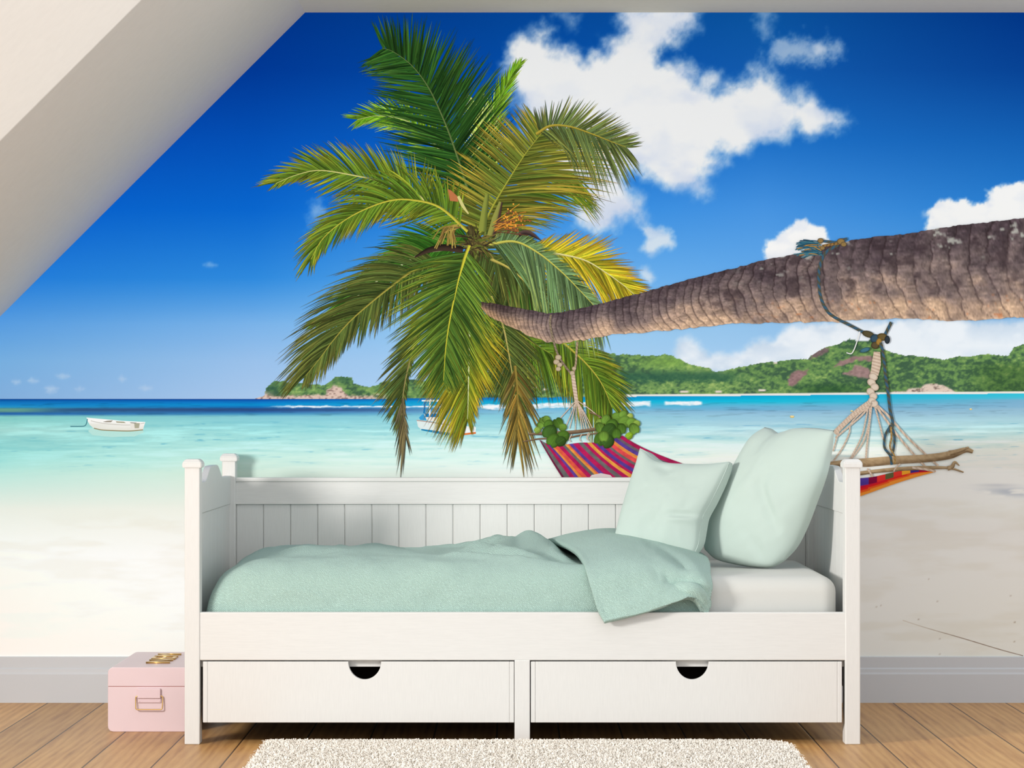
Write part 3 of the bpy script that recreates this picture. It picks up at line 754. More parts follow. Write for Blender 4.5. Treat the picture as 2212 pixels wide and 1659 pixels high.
QUEUE = []
def frond(pts, n, ll, lr, a0, a1, droop, pal, layer, rach=(150, 160, 60), seed=0, w=5.0, gaps=0.05, tipmix=0.5, t0=0.05, dl=None, dr=None, al=None, dens=1.55):
    """ll/lr: leaflet length along the rachis (list, px); a0/a1: leaflet angle to the rachis at base/tip (deg)"""
    rng = np.random.default_rng(100 + seed)
    n = int(n * dens); w = w * 0.80
    K = Ink()
    R = catmull(pts, 160)
    T = np.gradient(R, axis=0); T /= np.linalg.norm(T, axis=1)[:, None]
    pal = np.asarray(pal, float)
    order = []
    for side, ln in ((1, ll), (-1, lr)):
        if ln is None: continue
        for k in range(n):
            t = t0 + (1 - t0) * (k + rng.random() * 0.7) / n
            if rng.random() < gaps: continue
            order.append((t, side, ln))
    order.sort(key=lambda q: -q[0])
    kcount = {1: 0, -1: 0}
    for t, side, ln in order:
        t = float(t); side = int(side)
        L = np.interp(t, np.linspace(0, 1, len(ln)), ln) * (0.86 + 0.3 * rng.random())
        i = min(159, int(t * 159)); p = R[i]; tg = T[i]
        nrm = np.array([tg[1], -tg[0]]) * side
        a = math.radians(np.interp(t, [0, 1], al if (al and side == 1) else [a0, a1]) + rng.normal(0, 3.0))
        d = tg * math.cos(a) + nrm * math.sin(a)
        dd = droop
        if side == 1 and dl is not None: dd = dl
        if side == -1 and dr is not None: dd = dr
        s = np.linspace(0, 1, 6)
        c = p + d * L * s[:, None] + np.array([0.0, 1.0]) * (dd * L * s ** 2)[:, None] + nrm * (rng.normal(0, 0.02) * L * s ** 2)[:, None]
        tt = np.gradient(c, axis=0); tt /= np.linalg.norm(tt, axis=1)[:, None] + 1e-9
        nn = np.stack([-tt[:, 1], tt[:, 0]], -1)
        ww = w * (0.8 + 0.4 * rng.random()) * np.array([0.6, 1.0, 0.95, 0.72, 0.36, 0.03]) / 2
        q = rng.random()
        base = pal[0] * (1 - q) + pal[1] * q
        tip = pal[2] * (0.8 + 0.4 * rng.random()) if rng.random() < tipmix else base * 1.08
        b = 0.70 + 0.55 * rng.random()
        mixv = s[:, None] ** 1.6
        cm = (base * (1 - mixv) + tip * mixv) * b * 1.07
        xy = np.concatenate([c + nn * ww[:, None], c, c - nn * ww[:, None]])
        col = np.vstack([cm * 1.12, cm * 0.94, cm * 0.70])
        idx6 = np.arange(6)
        q4 = [(j, j + 1, 7 + j, 6 + j) for j in range(5)] + [(6 + j, 7 + j, 13 + j, 12 + j) for j in range(5)]
        K.add(xy, col, q4, kcount[side] % 33 + (33 if side > 0 else 0)); kcount[side] += 1
    K.k = 69
    K.strip(pts, [6.5, 4.0, 2.6, 1.0], lambda U, V_: mixc(np.broadcast_to(rach, U.shape + (3,)), np.asarray(rach) * 0.6, sstep(0.1, 1.0, V_)), 60, 3)
    QUEUE.append((layer, len(QUEUE), K, 'palm_frond'))

# back to front
frond([(1000, 395), (930, 300), (880, 262), (820, 250), (772, 258)], 42, [40, 90, 85, 55, 34], [60, 95, 90, 60, 40], 52, 22, 0.06, BRT, 4, (186, 200, 120), 1, 5, 0.05, 0.5)
frond([(1040, 330), (1058, 270), (1080, 215), (1104, 165), (1122, 138)], 34, [50, 60, 58, 45, 20], [70, 64, 58, 42, 22], 34, 12, 0.02, BRT, 5, (130, 170, 60), 2, 5)
frond([(1045, 400), (1048, 330), (1040, 270), (1030, 225)], 26, [70, 90, 80, 30], [80, 90, 70, 30], 40, 20, 0.02, [(150, 180, 60), (196, 208, 120), (220, 226, 160)], 5, (206, 214, 120), 3, 5)
frond([(1022, 470), (1008, 402), (979, 312), (955, 250), (925, 188), (890, 142), (850, 112), (826, 104)], 120, [40, 120, 160, 165, 140, 115, 95, 60], [40, 120, 165, 170, 150, 120, 95, 60], 62, 50, 0.0, DG, 6, (104, 124, 70), 4, 5.6, 0.02, 0.25)
frond([(960, 470), (900, 420), (840, 396), (760, 378), (690, 368), (640, 378), (596, 396)], 88, [110, 120, 112, 96, 70, 40, 26], [50, 95, 110, 112, 90, 70, 50], 66, 18, 0.10, GY_, 8, (220, 214, 130), 5, 5.2, 0.03, 0.7, dl=-0.02, dr=0.14)
frond([(1030, 520), (1060, 455), (1092, 400), (1130, 340), (1160, 300), (1176, 282)], 96, [60, 110, 120, 118, 100, 70], [90, 160, 200, 220, 200, 150], 62, 40, 0.08, BR, 9, (170, 170, 62), 6, 5.2, 0.0, 0.6, dl=0.02, dr=0.16, al=[92, 74])
frond([(1158, 290), (1190, 272), (1232, 274), (1280, 290), (1320, 306), (1352, 318)], 46, [40, 58, 66, 70, 60, 42], [60, 95, 120, 120, 90, 50], 76, 24, 0.02, [(80, 100, 60), (110, 122, 60), (150, 140, 60)], 10, (180, 160, 60), 7, 4.6, 0.04, 0.4, dl=-0.08, dr=0.16)
frond([(1056, 490), (1100, 420), (1160, 372), (1230, 370)], 60, None, [110, 150, 150, 90], 62, 34, 0.22, GY_, 8.5, (150, 160, 60), 8, 5.2)
frond([(1010, 500), (950, 448), (890, 432), (840, 434), (780, 456), (730, 486), (694, 520), (672, 560)], 86, [60, 66, 56, 60, 66, 60, 50, 34], [70, 120, 135, 120, 100, 84, 70, 46], 58, 16, 0.30, GY_, 14, (206, 196, 70), 9, 5.2, 0.04, 0.6, dl=0.16, dr=0.3)
frond([(1000, 535), (920, 545), (880, 565), (840, 590), (790, 625), (740, 665), (690, 690)], 84, [60, 110, 130, 128, 110, 70, 40], [50, 90, 100, 96, 80, 60, 36], 50, 14, 0.06, DG2, 11, (196, 204, 150), 10, 5.0, 0.04, 0.55, dl=-0.02, dr=0.24)
frond([(960, 560), (900, 580), (850, 615), (800, 655), (755, 695), (720, 735), (690, 775), (660, 812)], 96, [50, 80, 90, 80, 70, 66, 60, 34], [80, 150, 170, 165, 150, 130, 100, 50], 58, 18, 0.30, OL, 12, (170, 160, 70), 11, 5.2, 0.05, 0.6, dl=0.06, dr=0.36)
frond([(1090, 600), (1130, 622), (1160, 652), (1190, 690)], 40, [60, 80, 80, 40], [60, 86, 80, 40], 56, 24, 0.08, DG2, 11, (166, 170, 80), 12, 5)
frond([(1060, 560), (1100, 580), (1140, 615), (1176, 660)], 36, [40, 84, 86, 40], [70, 110, 100, 40], 54, 24, 0.16, OL, 12, (196, 180, 90), 13, 5)
frond([(1130, 540), (1200, 548), (1262, 562), (1310, 590), (1346, 616), (1374, 640)], 70, [40, 74, 84, 84, 70, 40], [50, 84, 104, 100, 74, 40], 46, 20, 0.10, YE, 13, (232, 222, 150), 14, 5.2, 0.05, 0.7, dl=-0.02, dr=0.26)
frond([(1050, 530), (1110, 522), (1160, 545), (1210, 585), (1250, 625), (1290, 668)], 84, [30, 30, 34, 36, 36, 30], [90, 140, 150, 140, 120, 70], 62, 26, 0.16, BG, 15, (206, 200, 90), 15, 5.2, 0.04, 0.4, dl=0.04, dr=0.22)
# hanging skirt
frond([(1080, 690), (1150, 740), (1200, 770)], 30, [60, 80, 60], [80, 110, 80], 60, 30, 0.3, GY_, 12, (150, 160, 60), 16, 5)
frond([(1190, 720), (1230, 752), (1270, 790), (1300, 830), (1322, 880)], 66, [60, 84, 86, 74, 40], [80, 120, 130, 110, 50], 54, 22, 0.22, GY_, 13, (190, 180, 70), 17, 5.2, 0.04, 0.6)
frond([(1060, 640), (1085, 700), (1098, 760), (1108, 820), (1114, 870)], 74, [60, 100, 96, 70, 46], [50, 90, 90, 60, 40], 50, 26, 0.16, OL, 16, (190, 176, 100), 18, 5, 0.05, 0.5)
frond([(1112, 790), (1117, 840), (1119, 900), (1118, 940)], 20, [60, 100, 110, 80], [50, 80, 96, 70], 36, 10, 0.14, [(110, 100, 48), (150, 116, 50), (90, 86, 62)], 17, (150, 130, 60), 19, 5.4, 0.05, 0.6)
frond([(905, 700), (890, 760), (874, 830), (868, 890), (872, 930)], 44, [14, 14, 16, 18, 16], [60, 92, 84, 50, 34], 46, 18, 0.12, OL, 16, (150, 140, 84), 20, 5, 0.05, 0.5)
frond([(870, 860), (872, 900), (876, 940)], 9, [16, 30, 50], [40, 84, 96], 22, 8, 0.1, [(98, 88, 62), (112, 100, 66), (80, 78, 70)], 17, (110, 100, 70), 21, 4.6)
frond([(1010, 640), (1014, 700), (1013, 760), (1012, 820), (1011, 868), (1010, 905)], 92, [80, 110, 96, 64, 46, 34], [80, 136, 150, 136, 104, 64], 52, 18, 0.12, YG, 18, (220, 226, 170), 22, 5.2, 0.05, 0.7)
frond([(1014, 530), (996, 580), (982, 640), (970, 700), (963, 750), (960, 790), (958, 822)], 110, [60, 124, 134, 120, 100, 74, 34], [110, 160, 160, 136, 110, 84, 40], 64, 26, 0.10, [(56, 88, 36), (96, 122, 44), (150, 150, 50)], 20, (214, 206, 66), 23, 5.0, 0.03, 0.5)

frond([(1020, 510), (960, 512), (900, 530), (860, 556)], 40, [40, 70, 60, 30], [50, 90, 90, 50], 60, 26, 0.2, DG2, 9.5, (110, 110, 60), 24, 5)
frond([(1034, 520), (1066, 560), (1090, 610), (1100, 660)], 44, [40, 80, 80, 40], [70, 110, 110, 70], 60, 26, 0.2, OL, 9.6, (130, 120, 60), 25, 5)
frond([(1040, 515), (1080, 500), (1126, 512), (1160, 540)], 34, [20, 36, 30, 16], [40, 70, 70, 40], 60, 26, 0.2, OL, 9.7, (130, 120, 60), 26, 5)
frond([(1003, 560), (990, 606), (981, 648)], 24, None, [84, 104, 94], 72, 44, 0.06, [(52, 84, 36), (92, 118, 44), (150, 150, 50)], 50, (214, 206, 66), 27, 5.0, 0.0, 0.5)

# crown: leaf bases, sheath, old spathes, fruit stalks, nut
K = Ink()
K.strip([(1066, 648), (1050, 590), (1034, 548), (1022, 520), (1012, 488)], [20, 30, 40, 34, 14], lambda U, V_: mixc(np.broadcast_to((104, 96, 54), U.shape + (3,)), (46, 40, 28), np.clip(np.abs(V_) * 0.5 + 0.9 * (fbm(U / 12, V_ * 5, 3, 90) - 0.25), 0, 1)), 40, 15)
QUEUE.append((9, len(QUEUE), K, 'crown_base'))
K = Ink()
for i in range(90):
    a_ = RNG.uniform(0, 2 * np.pi); L_ = RNG.uniform(16, 54); x_, y_ = 1028 + RNG.uniform(-16, 16), 526 + RNG.uniform(-14, 14)
    K.strip([(x_, y_), (x_ + math.cos(a_) * L_, y_ + math.sin(a_) * L_ * 0.8)], [3.4, 1.0], flatcol([(84, 74, 44), (58, 50, 36), (126, 112, 58), (98, 108, 44)][i % 4]), 6, 2)
QUEUE.append((19, len(QUEUE), K, 'crown_fibre'))
K = Ink(); K.strip([(1120, 508), (1132, 502), (1148, 506), (1169, 520)], [9, 10, 8, 1], lambda U, V_: mixc(np.broadcast_to((92, 72, 66), U.shape + (3,)), (52, 40, 40), sstep(-0.6, 0.8, V_)), 24, 5); QUEUE.append((21, len(QUEUE), K, 'spathe'))
K = Ink(); K.strip([(1000, 540), (960, 535), (925, 541), (896, 556)], [13, 15, 12, 3], lambda U, V_: mixc(np.broadcast_to((70, 54, 44), U.shape + (3,)), (34, 28, 24), sstep(-0.4, 0.9, V_)), 24, 5); QUEUE.append((21, len(QUEUE), K, 'spathe'))
K = Ink(); K.strip([(1060, 510), (1070, 478), (1082, 436)], [16, 18, 8], lambda U, V_: mixc(np.broadcast_to((150, 152, 74), U.shape + (3,)), (76, 56, 50), sstep(-0.1, 0.5, V_)), 24, 5); K.strip([(1042, 500), (1046, 462), (1052, 420)], [18, 14, 8], lambda U, V_: mixc(np.broadcast_to((142, 150, 66), U.shape + (3,)), (92, 104, 48), sstep(-0.1, 0.9, V_)), 24, 5); QUEUE.append((19, len(QUEUE), K, 'leaf_base'))
K = Ink(); K.poly([(967, 408), (975, 412), (988, 424), (990, 436), (972, 434)], (190, 118, 74)); K.strip([(990, 424), (1000, 445), (1012, 462)], [6, 7, 3], flatcol((214, 206, 130)), 12, 3); QUEUE.append((21, len(QUEUE), K, 'sheath'))
K = Ink()
rr = np.random.default_rng(3)
for i in range(24):
    a = rr.uniform(-1.0, 0.35); L = rr.uniform(40, 80)
    x0, y0 = 1066 + rr.uniform(-4, 8), 500 + rr.uniform(-22, 6)
    x1, y1 = x0 + math.cos(a) * L, y0 + math.sin(a) * L * 0.8
    cc = np.array([(206, 132, 52), (226, 160, 60), (150, 92, 52), (110, 70, 52)][i % 4], float)
    K.strip([(x0, y0), ((x0 + x1) / 2, (y0 + y1) / 2 - rr.uniform(-2, 6)), (x1, y1)], 1.3, flatcol(cc), 8, 2)
    for k in range(3): K.blob(x0 + (x1 - x0) * rr.uniform(.5, 1), y0 + (y1 - y0) * rr.uniform(.5, 1) - 1, 2.0, 2.0, cc * 1.08, None, 8)
QUEUE.append((21, len(QUEUE), K, 'flower_stalk'))
K = Ink()
for i in range(22):
    x0, y0 = 985 + rr.uniform(-8, 12), 488 + rr.uniform(-6, 8)
    x1, y1 = 948 + rr.uniform(-16, 40), 520 + rr.uniform(-10, 18)
    K.strip([(x0, y0), ((x0 + x1) / 2 - 4, (y0 + y1) / 2 - 12), (x1, y1)], 2.2, flatcol([(176, 152, 76), (120, 92, 52), (150, 128, 62)][i % 3]), 8, 2)
QUEUE.append((21, len(QUEUE), K, 'flower_stalk'))
K = Ink(); K.blob(940, 592, 13, 22, (128, 100, 50), (84, 66, 38), 22, 0.5); QUEUE.append((17, len(QUEUE), K, 'coconut'))

for i, (l_, n_, K, nm) in enumerate(sorted(QUEUE, key=lambda q: q[:2])): K.build(nm, (4 if l_ < 50 else 7) + i * 0.95, PALM)

# ---- hammock
def stripe(u):
    st = [(0, (112, 24, 62)), (.022, (104, 106, 104)), (.07, (186, 24, 84)), (.115, (92, 60, 150)), (.145, (244, 150, 60)), (.175, (238, 88, 66)), (.225, (184, 24, 84)), (.275, (106, 104, 102)), (.315, (244, 160, 62)), (.345, (240, 96, 64)), (.362, (92, 60, 150)), (.405, (190, 24, 86)), (.47, (106, 106, 104)), (.525, (188, 22, 84)), (.575, (242, 166, 64)), (.625, (192, 24, 84)), (.66, (84, 58, 150)), (.71, (190, 26, 86)), (.755, (108, 104, 102)), (.785, (238, 74, 76)), (.835, (244, 148, 62)), (.875, (86, 60, 150)), (.92, (106, 96, 104)), (.95, (178, 24, 80))]
    us = np.array([a for a, _ in st]); cs = np.array([b for _, b in st], float)
    return cs[np.clip(np.searchsorted(us, u, side='right') - 1, 0, len(us) - 1)]
NUu, NVv = 340, 30
tp = catmull([(1165, 950), (1190, 962), (1222, 960), (1255, 956), (1280, 956), (1310, 952), (1345, 941)], NUu)
md = catmull([(1194, 1000), (1245, 1002), (1300, 1000), (1350, 996), (1400, 972)], NUu)
bo = catmull([(1226, 1050), (1300, 1050), (1368, 1046), (1430, 1030), (1488, 1006)], NUu)
vv = np.linspace(0, 1, NVv)
def quadc(a, b, c_, t): return a * ((1 - t) * (1 - 2 * t)) + b * (4 * t * (1 - t)) + c_ * (t * (2 * t - 1))
HXY = np.stack([quadc(tp, md, bo, t) for t in vv], 1)
uu = np.linspace(0, 1, NUu)
HC = stripe(np.broadcast_to(uu[:, None], (NUu, NVv)))
HC = mixc(HC, (128, 104, 104), 0.13)
HC = HC * (0.86 + 0.28 * fbm(HXY[..., 0] / 5, HXY[..., 1] / 5, 2, 95))[..., None]
i_ = np.arange(NUu * NVv).reshape(NUu, NVv)
qd = np.stack([i_[:-1, :-1], i_[:-1, 1:], i_[1:, 1:], i_[1:, :-1]], -1).reshape(-1, 4)
HAM = flat('hammock', HXY[..., 0].ravel(), HXY[..., 1].ravel(), HC.reshape(-1, 3), qd, 47, label='striped crimson, orange, violet and grey hammock hanging from the palm')
HQ = []
def ropec(c1, c2, per=9.0):
    return lambda U, V_: mixc(np.broadcast_to(c1, U.shape + (3,)), c2, sstep(-0.3, 0.5, np.sin(U * 2 * np.pi / per + V_ * 1.6)) * 0.75 + np.abs(V_) * 0.25)
CREAM = ropec((226, 204, 182), (186, 160, 138), 7)
BLUE = ropec((56, 96, 124), (92, 80, 52), 16)
def rope(pts, w, c, layer, n=50): k = Ink(); k.strip(pts, w, c, n, 5); return HQ.append((layer, len(HQ), k, 'rope', None))
# left suspension
rope([(1190, 680), (1188, 700), (1196, 738), (1206, 768), (1220, 790), (1236, 810)], 4.5, ropec((156, 138, 112), (108, 96, 80), 8), 41)
rope([(1247, 738), (1245, 765), (1243, 790), (1236, 812)], 4.5, ropec((186, 164, 132), (140, 120, 96), 8), 41)
k = Ink(); [k.blob(x, y, r, r * 0.85, (196, 178, 148), (146, 126, 100), 14) for x, y, r in [(1206, 772, 7), (1202, 782, 7), (1209, 788, 6), (1206, 797, 6)]]; HQ.append((42, len(HQ), k, 'knot', None))
k = Ink(); [k.blob(x, y, r, r * 0.85, (196, 178, 148), (146, 126, 100), 14) for x, y, r in [(1240, 796, 5), (1236, 806, 6)]]; HQ.append((42, len(HQ), k, 'knot', None))
rope([(1237, 806), (1240, 830), (1245, 866)], [8, 9, 8], CREAM, 41)
for x1, y1 in [(1208, 906), (1222, 922), (1230, 926), (1242, 936), (1258, 934), (1264, 934), (1270, 932), (1276, 930), (1282, 930), (1296, 902)]:
    rope([(1245, 864), ((1245 + x1) / 2 + 1, (864 + y1) / 2 - 1), (x1, y1)], 2.0, CREAM, 41, 24)
wood = lambda U, V_: mixc(np.broadcast_to((142, 118, 92), U.shape + (3,)), (84, 64, 48), np.clip(sstep(-0.5, 0.9, V_) * 0.8 + 0.5 * (fbm(U / 6, V_ * 2, 3, 97) - 0.4), 0, 1))
k = Ink(); k.strip([(1142, 938), (1180, 936), (1230, 934), (1260, 931), (1286, 927)], [4, 8, 8, 8, 7], wood, 60, 5); k.strip([(1130, 954), (1165, 948), (1220, 946), (1255, 940), (1290, 936)], [2, 4, 4, 4, 3], wood, 60, 3); k.strip([(1272, 890), (1290, 897), (1302, 904)], 3, wood, 14, 3); HQ.append((43, len(HQ), k, 'wooden_bar', None))
for x, y in [(1231, 950), (1253, 949), (1270, 948), (1268, 946)]:
    rope([(x + 4, y - 12), (x - 1, y - 2), (x + 2, y + 5)], 2.0, CREAM, 44, 10)
def leaves(spec, layer):
    for i, (x, y, rx, ry, rot, c) in enumerate(spec):
        k = Ink(); c = np.asarray(c, float)
        R_ = (rx * ry) ** 0.5 * 1.22
        k.leaf(x, y, R_, c * (0.92 + 0.16 * ((i * 7) % 5) / 4), c * 0.74, rot * 2 - 1.2)
        k.strip([(x - math.cos(rot * 2 - 1.2) * R_ * 0.6, y - math.sin(rot * 2 - 1.2) * R_ * 0.6), (x + math.cos(rot * 2 - 1.2) * R_ * 0.8, y + math.sin(rot * 2 - 1.2) * R_ * 0.8)], 0.8, flatcol(np.minimum(c * 1.12 + 6, 255)), 6, 2)
        HQ.append((layer + i * 0.3, len(HQ), k, 'leaf', None))
g1, g2, g3, g4 = (80, 116, 42), (106, 142, 56), (64, 96, 40), (142, 172, 74)
leaves([(1172, 908, 6, 10, 1.2, g2), (1179, 906, 9, 7, 0.8, g2), (1168, 920, 8, 6, -0.6, g2), (1160, 930, 9, 5, 0.3, g4), (1184, 918, 10, 9, 0.2, g1), (1205, 912, 13, 8, 1.1, g1), (1214, 923, 9, 7, 0.6, g2), (1186, 936, 18, 12, 0.1, g3), (1214, 944, 13, 12, 0.4, g1), (1194, 953, 18, 10, 0.1, g1), (1210, 954, 12, 9, 0.3, g3)], 45)
leaves([(1293, 914, 8, 10, 0.9, g4), (1331, 902, 12, 9, 0.5, g2), (1345, 897, 10, 8, 0.2, g2), (1360, 900, 5, 8, 0.3, (170, 190, 90)), (1308, 908, 14, 7, 0.1, g2), (1296, 924, 10, 9, -0.4, g2), (1347, 912, 13, 12, 0.4, g2), (1362, 914, 10, 11, 0.3, g2), (1374, 915, 6, 8, 0.5, g4), (1370, 928, 10, 12, -0.4, g2), (1358, 942, 9, 6, 0.3, (150, 190, 50)), (1342, 928, 11, 10, -0.3, g1), (1320, 922, 15, 12, 0.1, g1), (1314, 932, 20, 11, 0.2, g3), (1332, 938, 12, 8, -0.2, g1), (1296, 950, 14, 12, 0.1, g1), (1310, 955, 18, 10, 0.2, g3), (1304, 944, 14, 8, -0.2, g2)], 45)
k = Ink(); k.poly([(1271, 1034), (1278, 1026), (1298, 1022), (1318, 1026), (1326, 1034)], (226, 212, 208)); HQ.append((46, len(HQ), k, 'folded_cloth', None))
# right end
K = Ink()
N2, M2 = 160, 16
t2 = catmull([(1840, 1034), (1885, 1030), (1930, 1020), (1975, 1012), (2020, 1016)], N2)
b2 = catmull([(1840, 1078), (1880, 1064), (1930, 1046), (1980, 1030), (2021, 1019)], N2)
S2 = t2[:, None] * (1 - np.linspace(0, 1, M2)[None, :, None]) + b2[:, None] * np.linspace(0, 1, M2)[None, :, None]
def str2(U, V_):
    cs = np.array([(190, 22, 60), (84, 60, 150), (130, 20, 60), (226, 54, 50), (98, 96, 60), (226, 60, 50), (242, 166, 50), (70, 52, 130), (150, 24, 66), (120, 26, 66)], float)
    a = np.clip((U * 10).astype(int), 0, 9)
    c1 = cs[a]
    cs2 = np.array([(98, 70, 130), (206, 30, 56), (226, 40, 40), (236, 96, 40), (244, 150, 56)], float)
    c2 = cs2[np.clip(((V_ - 0.3) / 0.7 * 5 + U * 2).astype(int), 0, 4)]
    return np.where((V_ > 0.42)[..., None], c2, c1)
U2, V2 = np.meshgrid(np.linspace(0, 1, N2), np.linspace(0, 1, M2), indexing='ij')
i_ = np.arange(N2 * M2).reshape(N2, M2)
K.add(S2.reshape(-1, 2), str2(U2, V2).reshape(-1, 3), np.stack([i_[:-1, :-1], i_[:-1, 1:], i_[1:, 1:], i_[1:, :-1]], -1).reshape(-1, 4))
HQ.append((42, len(HQ), K, 'hammock_end', 'gathered striped right end of the hammock'))
tan = lambda U, V_: mixc(np.broadcast_to((192, 164, 126), U.shape + (3,)), (112, 88, 62), np.clip(sstep(-0.3, 0.9, V_) * 0.7 + 1.1 * (fbm(U / 9, V_ * 3, 4, 98) - 0.42), 0, 1))
k = Ink()
k.strip([(1780, 1004), (1830, 1000), (1870, 999), (1930, 994), (2000, 990), (2050, 983), (2085, 972), (2101, 976)], [10, 14, 19, 18, 17, 17, 17, 8], tan, 90, 7)
k.strip([(2050, 980), (2075, 973), (2092, 966)], [14, 8, 4], tan, 20, 5)
k.strip([(1850, 1023), (1900, 1017), (1960, 1012), (2030, 1010), (2056, 1012), (2081, 1020)], [8, 8, 9, 9, 6, 3], tan, 60, 5)
k.strip([(2046, 1012), (2056, 1008), (2062, 998), (2072, 1006)], [10, 9, 5, 2], tan, 20, 3)
HQ.append((44, len(HQ), k, 'driftwood_bar', None))
k = Ink(); k.strip([(1856, 1024), (1900, 1017), (1940, 1014)], 6, flatcol((70, 50, 46)), 20, 3); HQ.append((43, len(HQ), k, 'slat', None))
# right suspension
rope([(1810, 529), (1784, 545), (1772, 570), (1768, 600), (1772, 640), (1784, 668), (1800, 684), (1840, 705), (1872, 722)], 6.5, BLUE, 41, 90)
rope([(1925, 696), (1918, 710), (1910, 726)], 7, BLUE, 41)
k = Ink(); rr = np.random.default_rng(9)
for i in range(60):
    a = rr.uniform(2.6, 4.0); L = rr.uniform(20, 44); c0 = [(46, 92, 112), (66, 118, 132), (176, 130, 62), (40, 74, 92)][i % 4]
    x0, y0 = 1772 + rr.uniform(-8, 4), 528 + rr.uniform(-4, 24)
    k.strip([(x0, y0), (x0 + math.cos(a) * L * .6, y0 + math.sin(a) * L * .25 - 2), (x0 + math.cos(a) * L * 1.2, y0 + math.sin(a) * L * .5 + 2)], 2.0, flatcol(c0), 8, 2)
k.strip([(1770, 520), (1786, 522), (1806, 524), (1822, 518), (1830, 516)], 6, BLUE, 30, 4)
k.strip([(1776, 532), (1796, 528), (1812, 526)], 6, ropec((170, 128, 70), (96, 76, 54), 8), 20, 4)
for x, y, r in [(1772, 520, 7), (1816, 522, 9), (1822, 528, 7), (1776, 536, 6)]: k.blob(x, y, r, r * .8, (150, 122, 74), (70, 66, 62), 12)
HQ.append((42, len(HQ), k, 'knot', None))
k = Ink()
for x, y, rx, ry, rot, c in [(1875, 722, 14, 7, .3, (90, 82, 56)), (1890, 732, 11, 10, .2, (60, 84, 100)), (1906, 728, 12, 8, .2, (110, 92, 54)), (1890, 746, 9, 8, 0, (96, 82, 56)), (1916, 734, 6, 9, 0, (52, 60, 66)), (1868, 756, 12, 5, -.3, (72, 116, 132)), (1898, 738, 6, 8, .3, (170, 130, 62))]:
    k.blob(x, y, rx, ry, c, np.asarray(c) * .65, 16, rot)
HQ.append((43, len(HQ), k, 'knot', None))
rope([(1857, 716), (1850, 740), (1844, 756), (1838, 764), (1828, 762)], 2.2, flatcol((236, 234, 228)), 41)
rope([(1894, 760), (1892, 790), (1888, 810)], [14, 20, 18], CREAM, 41)
k = Ink()
for i, (x, y) in enumerate([(1886, 814), (1882, 826), (1889, 836), (1880, 846), (1886, 856), (1883, 866), (1888, 872)]): k.blob(x, y, 10 - i * .3, 8, (222, 204, 184), (182, 160, 138), 14, 0.5)
HQ.append((42, len(HQ), k, 'braid', None))
rope([(1902, 740), (1908, 770), (1912, 810), (1918, 850), (1922, 885), (1928, 915), (1922, 935)], 6.5, BLUE, 43, 90)
rope([(1924, 918), (1912, 940), (1910, 966), (1922, 984), (1926, 1004)], 5.5, BLUE, 45, 40)
rope([(1926, 920), (1932, 945), (1930, 968), (1926, 985)], 5, BLUE, 45, 40)
rope([(1924, 922), (1925, 945), (1922, 966), (1932, 986), (1932, 1003)], 4, ropec((186, 150, 90), (130, 104, 70), 8), 45, 40)
for pts, w in [([(1880, 868), (1850, 890), (1820, 918), (1802, 936)], 11), ([(1882, 870), (1862, 896), (1830, 924), (1804, 946)], 4), ([(1882, 872), (1850, 900), (1836, 918), (1834, 935), (1820, 966), (1796, 1002)], 3.2), ([(1812, 930), (1806, 950), (1799, 975)], 3), ([(1874, 882), (1870, 905), (1860, 945), (1836, 992)], 3.2), ([(1878, 880), (1876, 915), (1864, 955), (1840, 990)], 3.2), ([(1882, 876), (1877, 920), (1872, 965), (1870, 993)], 4), ([(1888, 874), (1898, 910), (1908, 950)], 3.4), ([(1888, 872), (1912, 905), (1950, 955), (2008, 1018)], 4.6), ([(1888, 870), (1920, 900), (1960, 945), (2026, 1006)], 4.6)]:
    rope(pts, w, CREAM, 41.5, 40)
rope([(1873, 1012), (1880, 1022), (1884, 1030)], 4, CREAM, 45, 8); rope([(1930, 1018), (1936, 1008), (1944, 1002)], 3, CREAM, 45, 8); rope([(1970, 1010), (2000, 1014), (2020, 1018)], 5, CREAM, 45, 12)
for i, (l_, n_, K, nm, lb) in enumerate(sorted(HQ, key=lambda q: q[:2])): K.build(nm, 48 + i * 0.32, HAM, lb)
print('mural done')

# ------------------------------------------------------------------ bed
BX0, BX1 = (398.5 - CX) / 695.0, (1858.5 - CX) / 695.0       # outer faces of the posts
PW, PD = 0.047, 0.060
D1 = 0.934                                                   # back post front face
BED = empty('day_bed', ((BX0 + BX1) / 2, 0.5, 0), 'white wooden day bed with panelled back and sides and two drawers under it', 'bed')
ZTOP = 0.887
for sx in (0, 1):
    for y0 in (0.0, D1):
        x0 = BX0 if sx == 0 else BX1 - PW
        mb = MB(); mb.box(x0, x0 + PW, y0, y0 + PD, 0, 0.8625, 0.003)
        post = mb.build('post', M_BED, BED)
        mb = MB()
        c0, c1 = x0 - 0.0065, x0 + PW + 0.0065; e0, e1 = y0 - 0.0065, y0 + PD + 0.0065
        bmn = mb.bm
        lv = [(0, 0.8605), (0, 0.876), (0.009, ZTOP)]
        rings = [[bmn.verts.new(p) for p in ((c0 + i, e0 + i, z), (c1 - i, e0 + i, z), (c1 - i, e1 - i, z), (c0 + i, e1 - i, z))] for i, z in lv]
        bmn.faces.new(rings[0][::-1]); bmn.faces.new(rings[-1])
        for a, b in zip(rings, rings[1:]):
            for k in range(4): bmn.faces.new((a[k], a[(k + 1) % 4], b[(k + 1) % 4], b[k]))
        bmesh.ops.bevel(bmn, geom=bmn.edges[:], offset=0.0022, segments=2, affect='EDGES')
        mb.build('post_cap', M_BED, post)
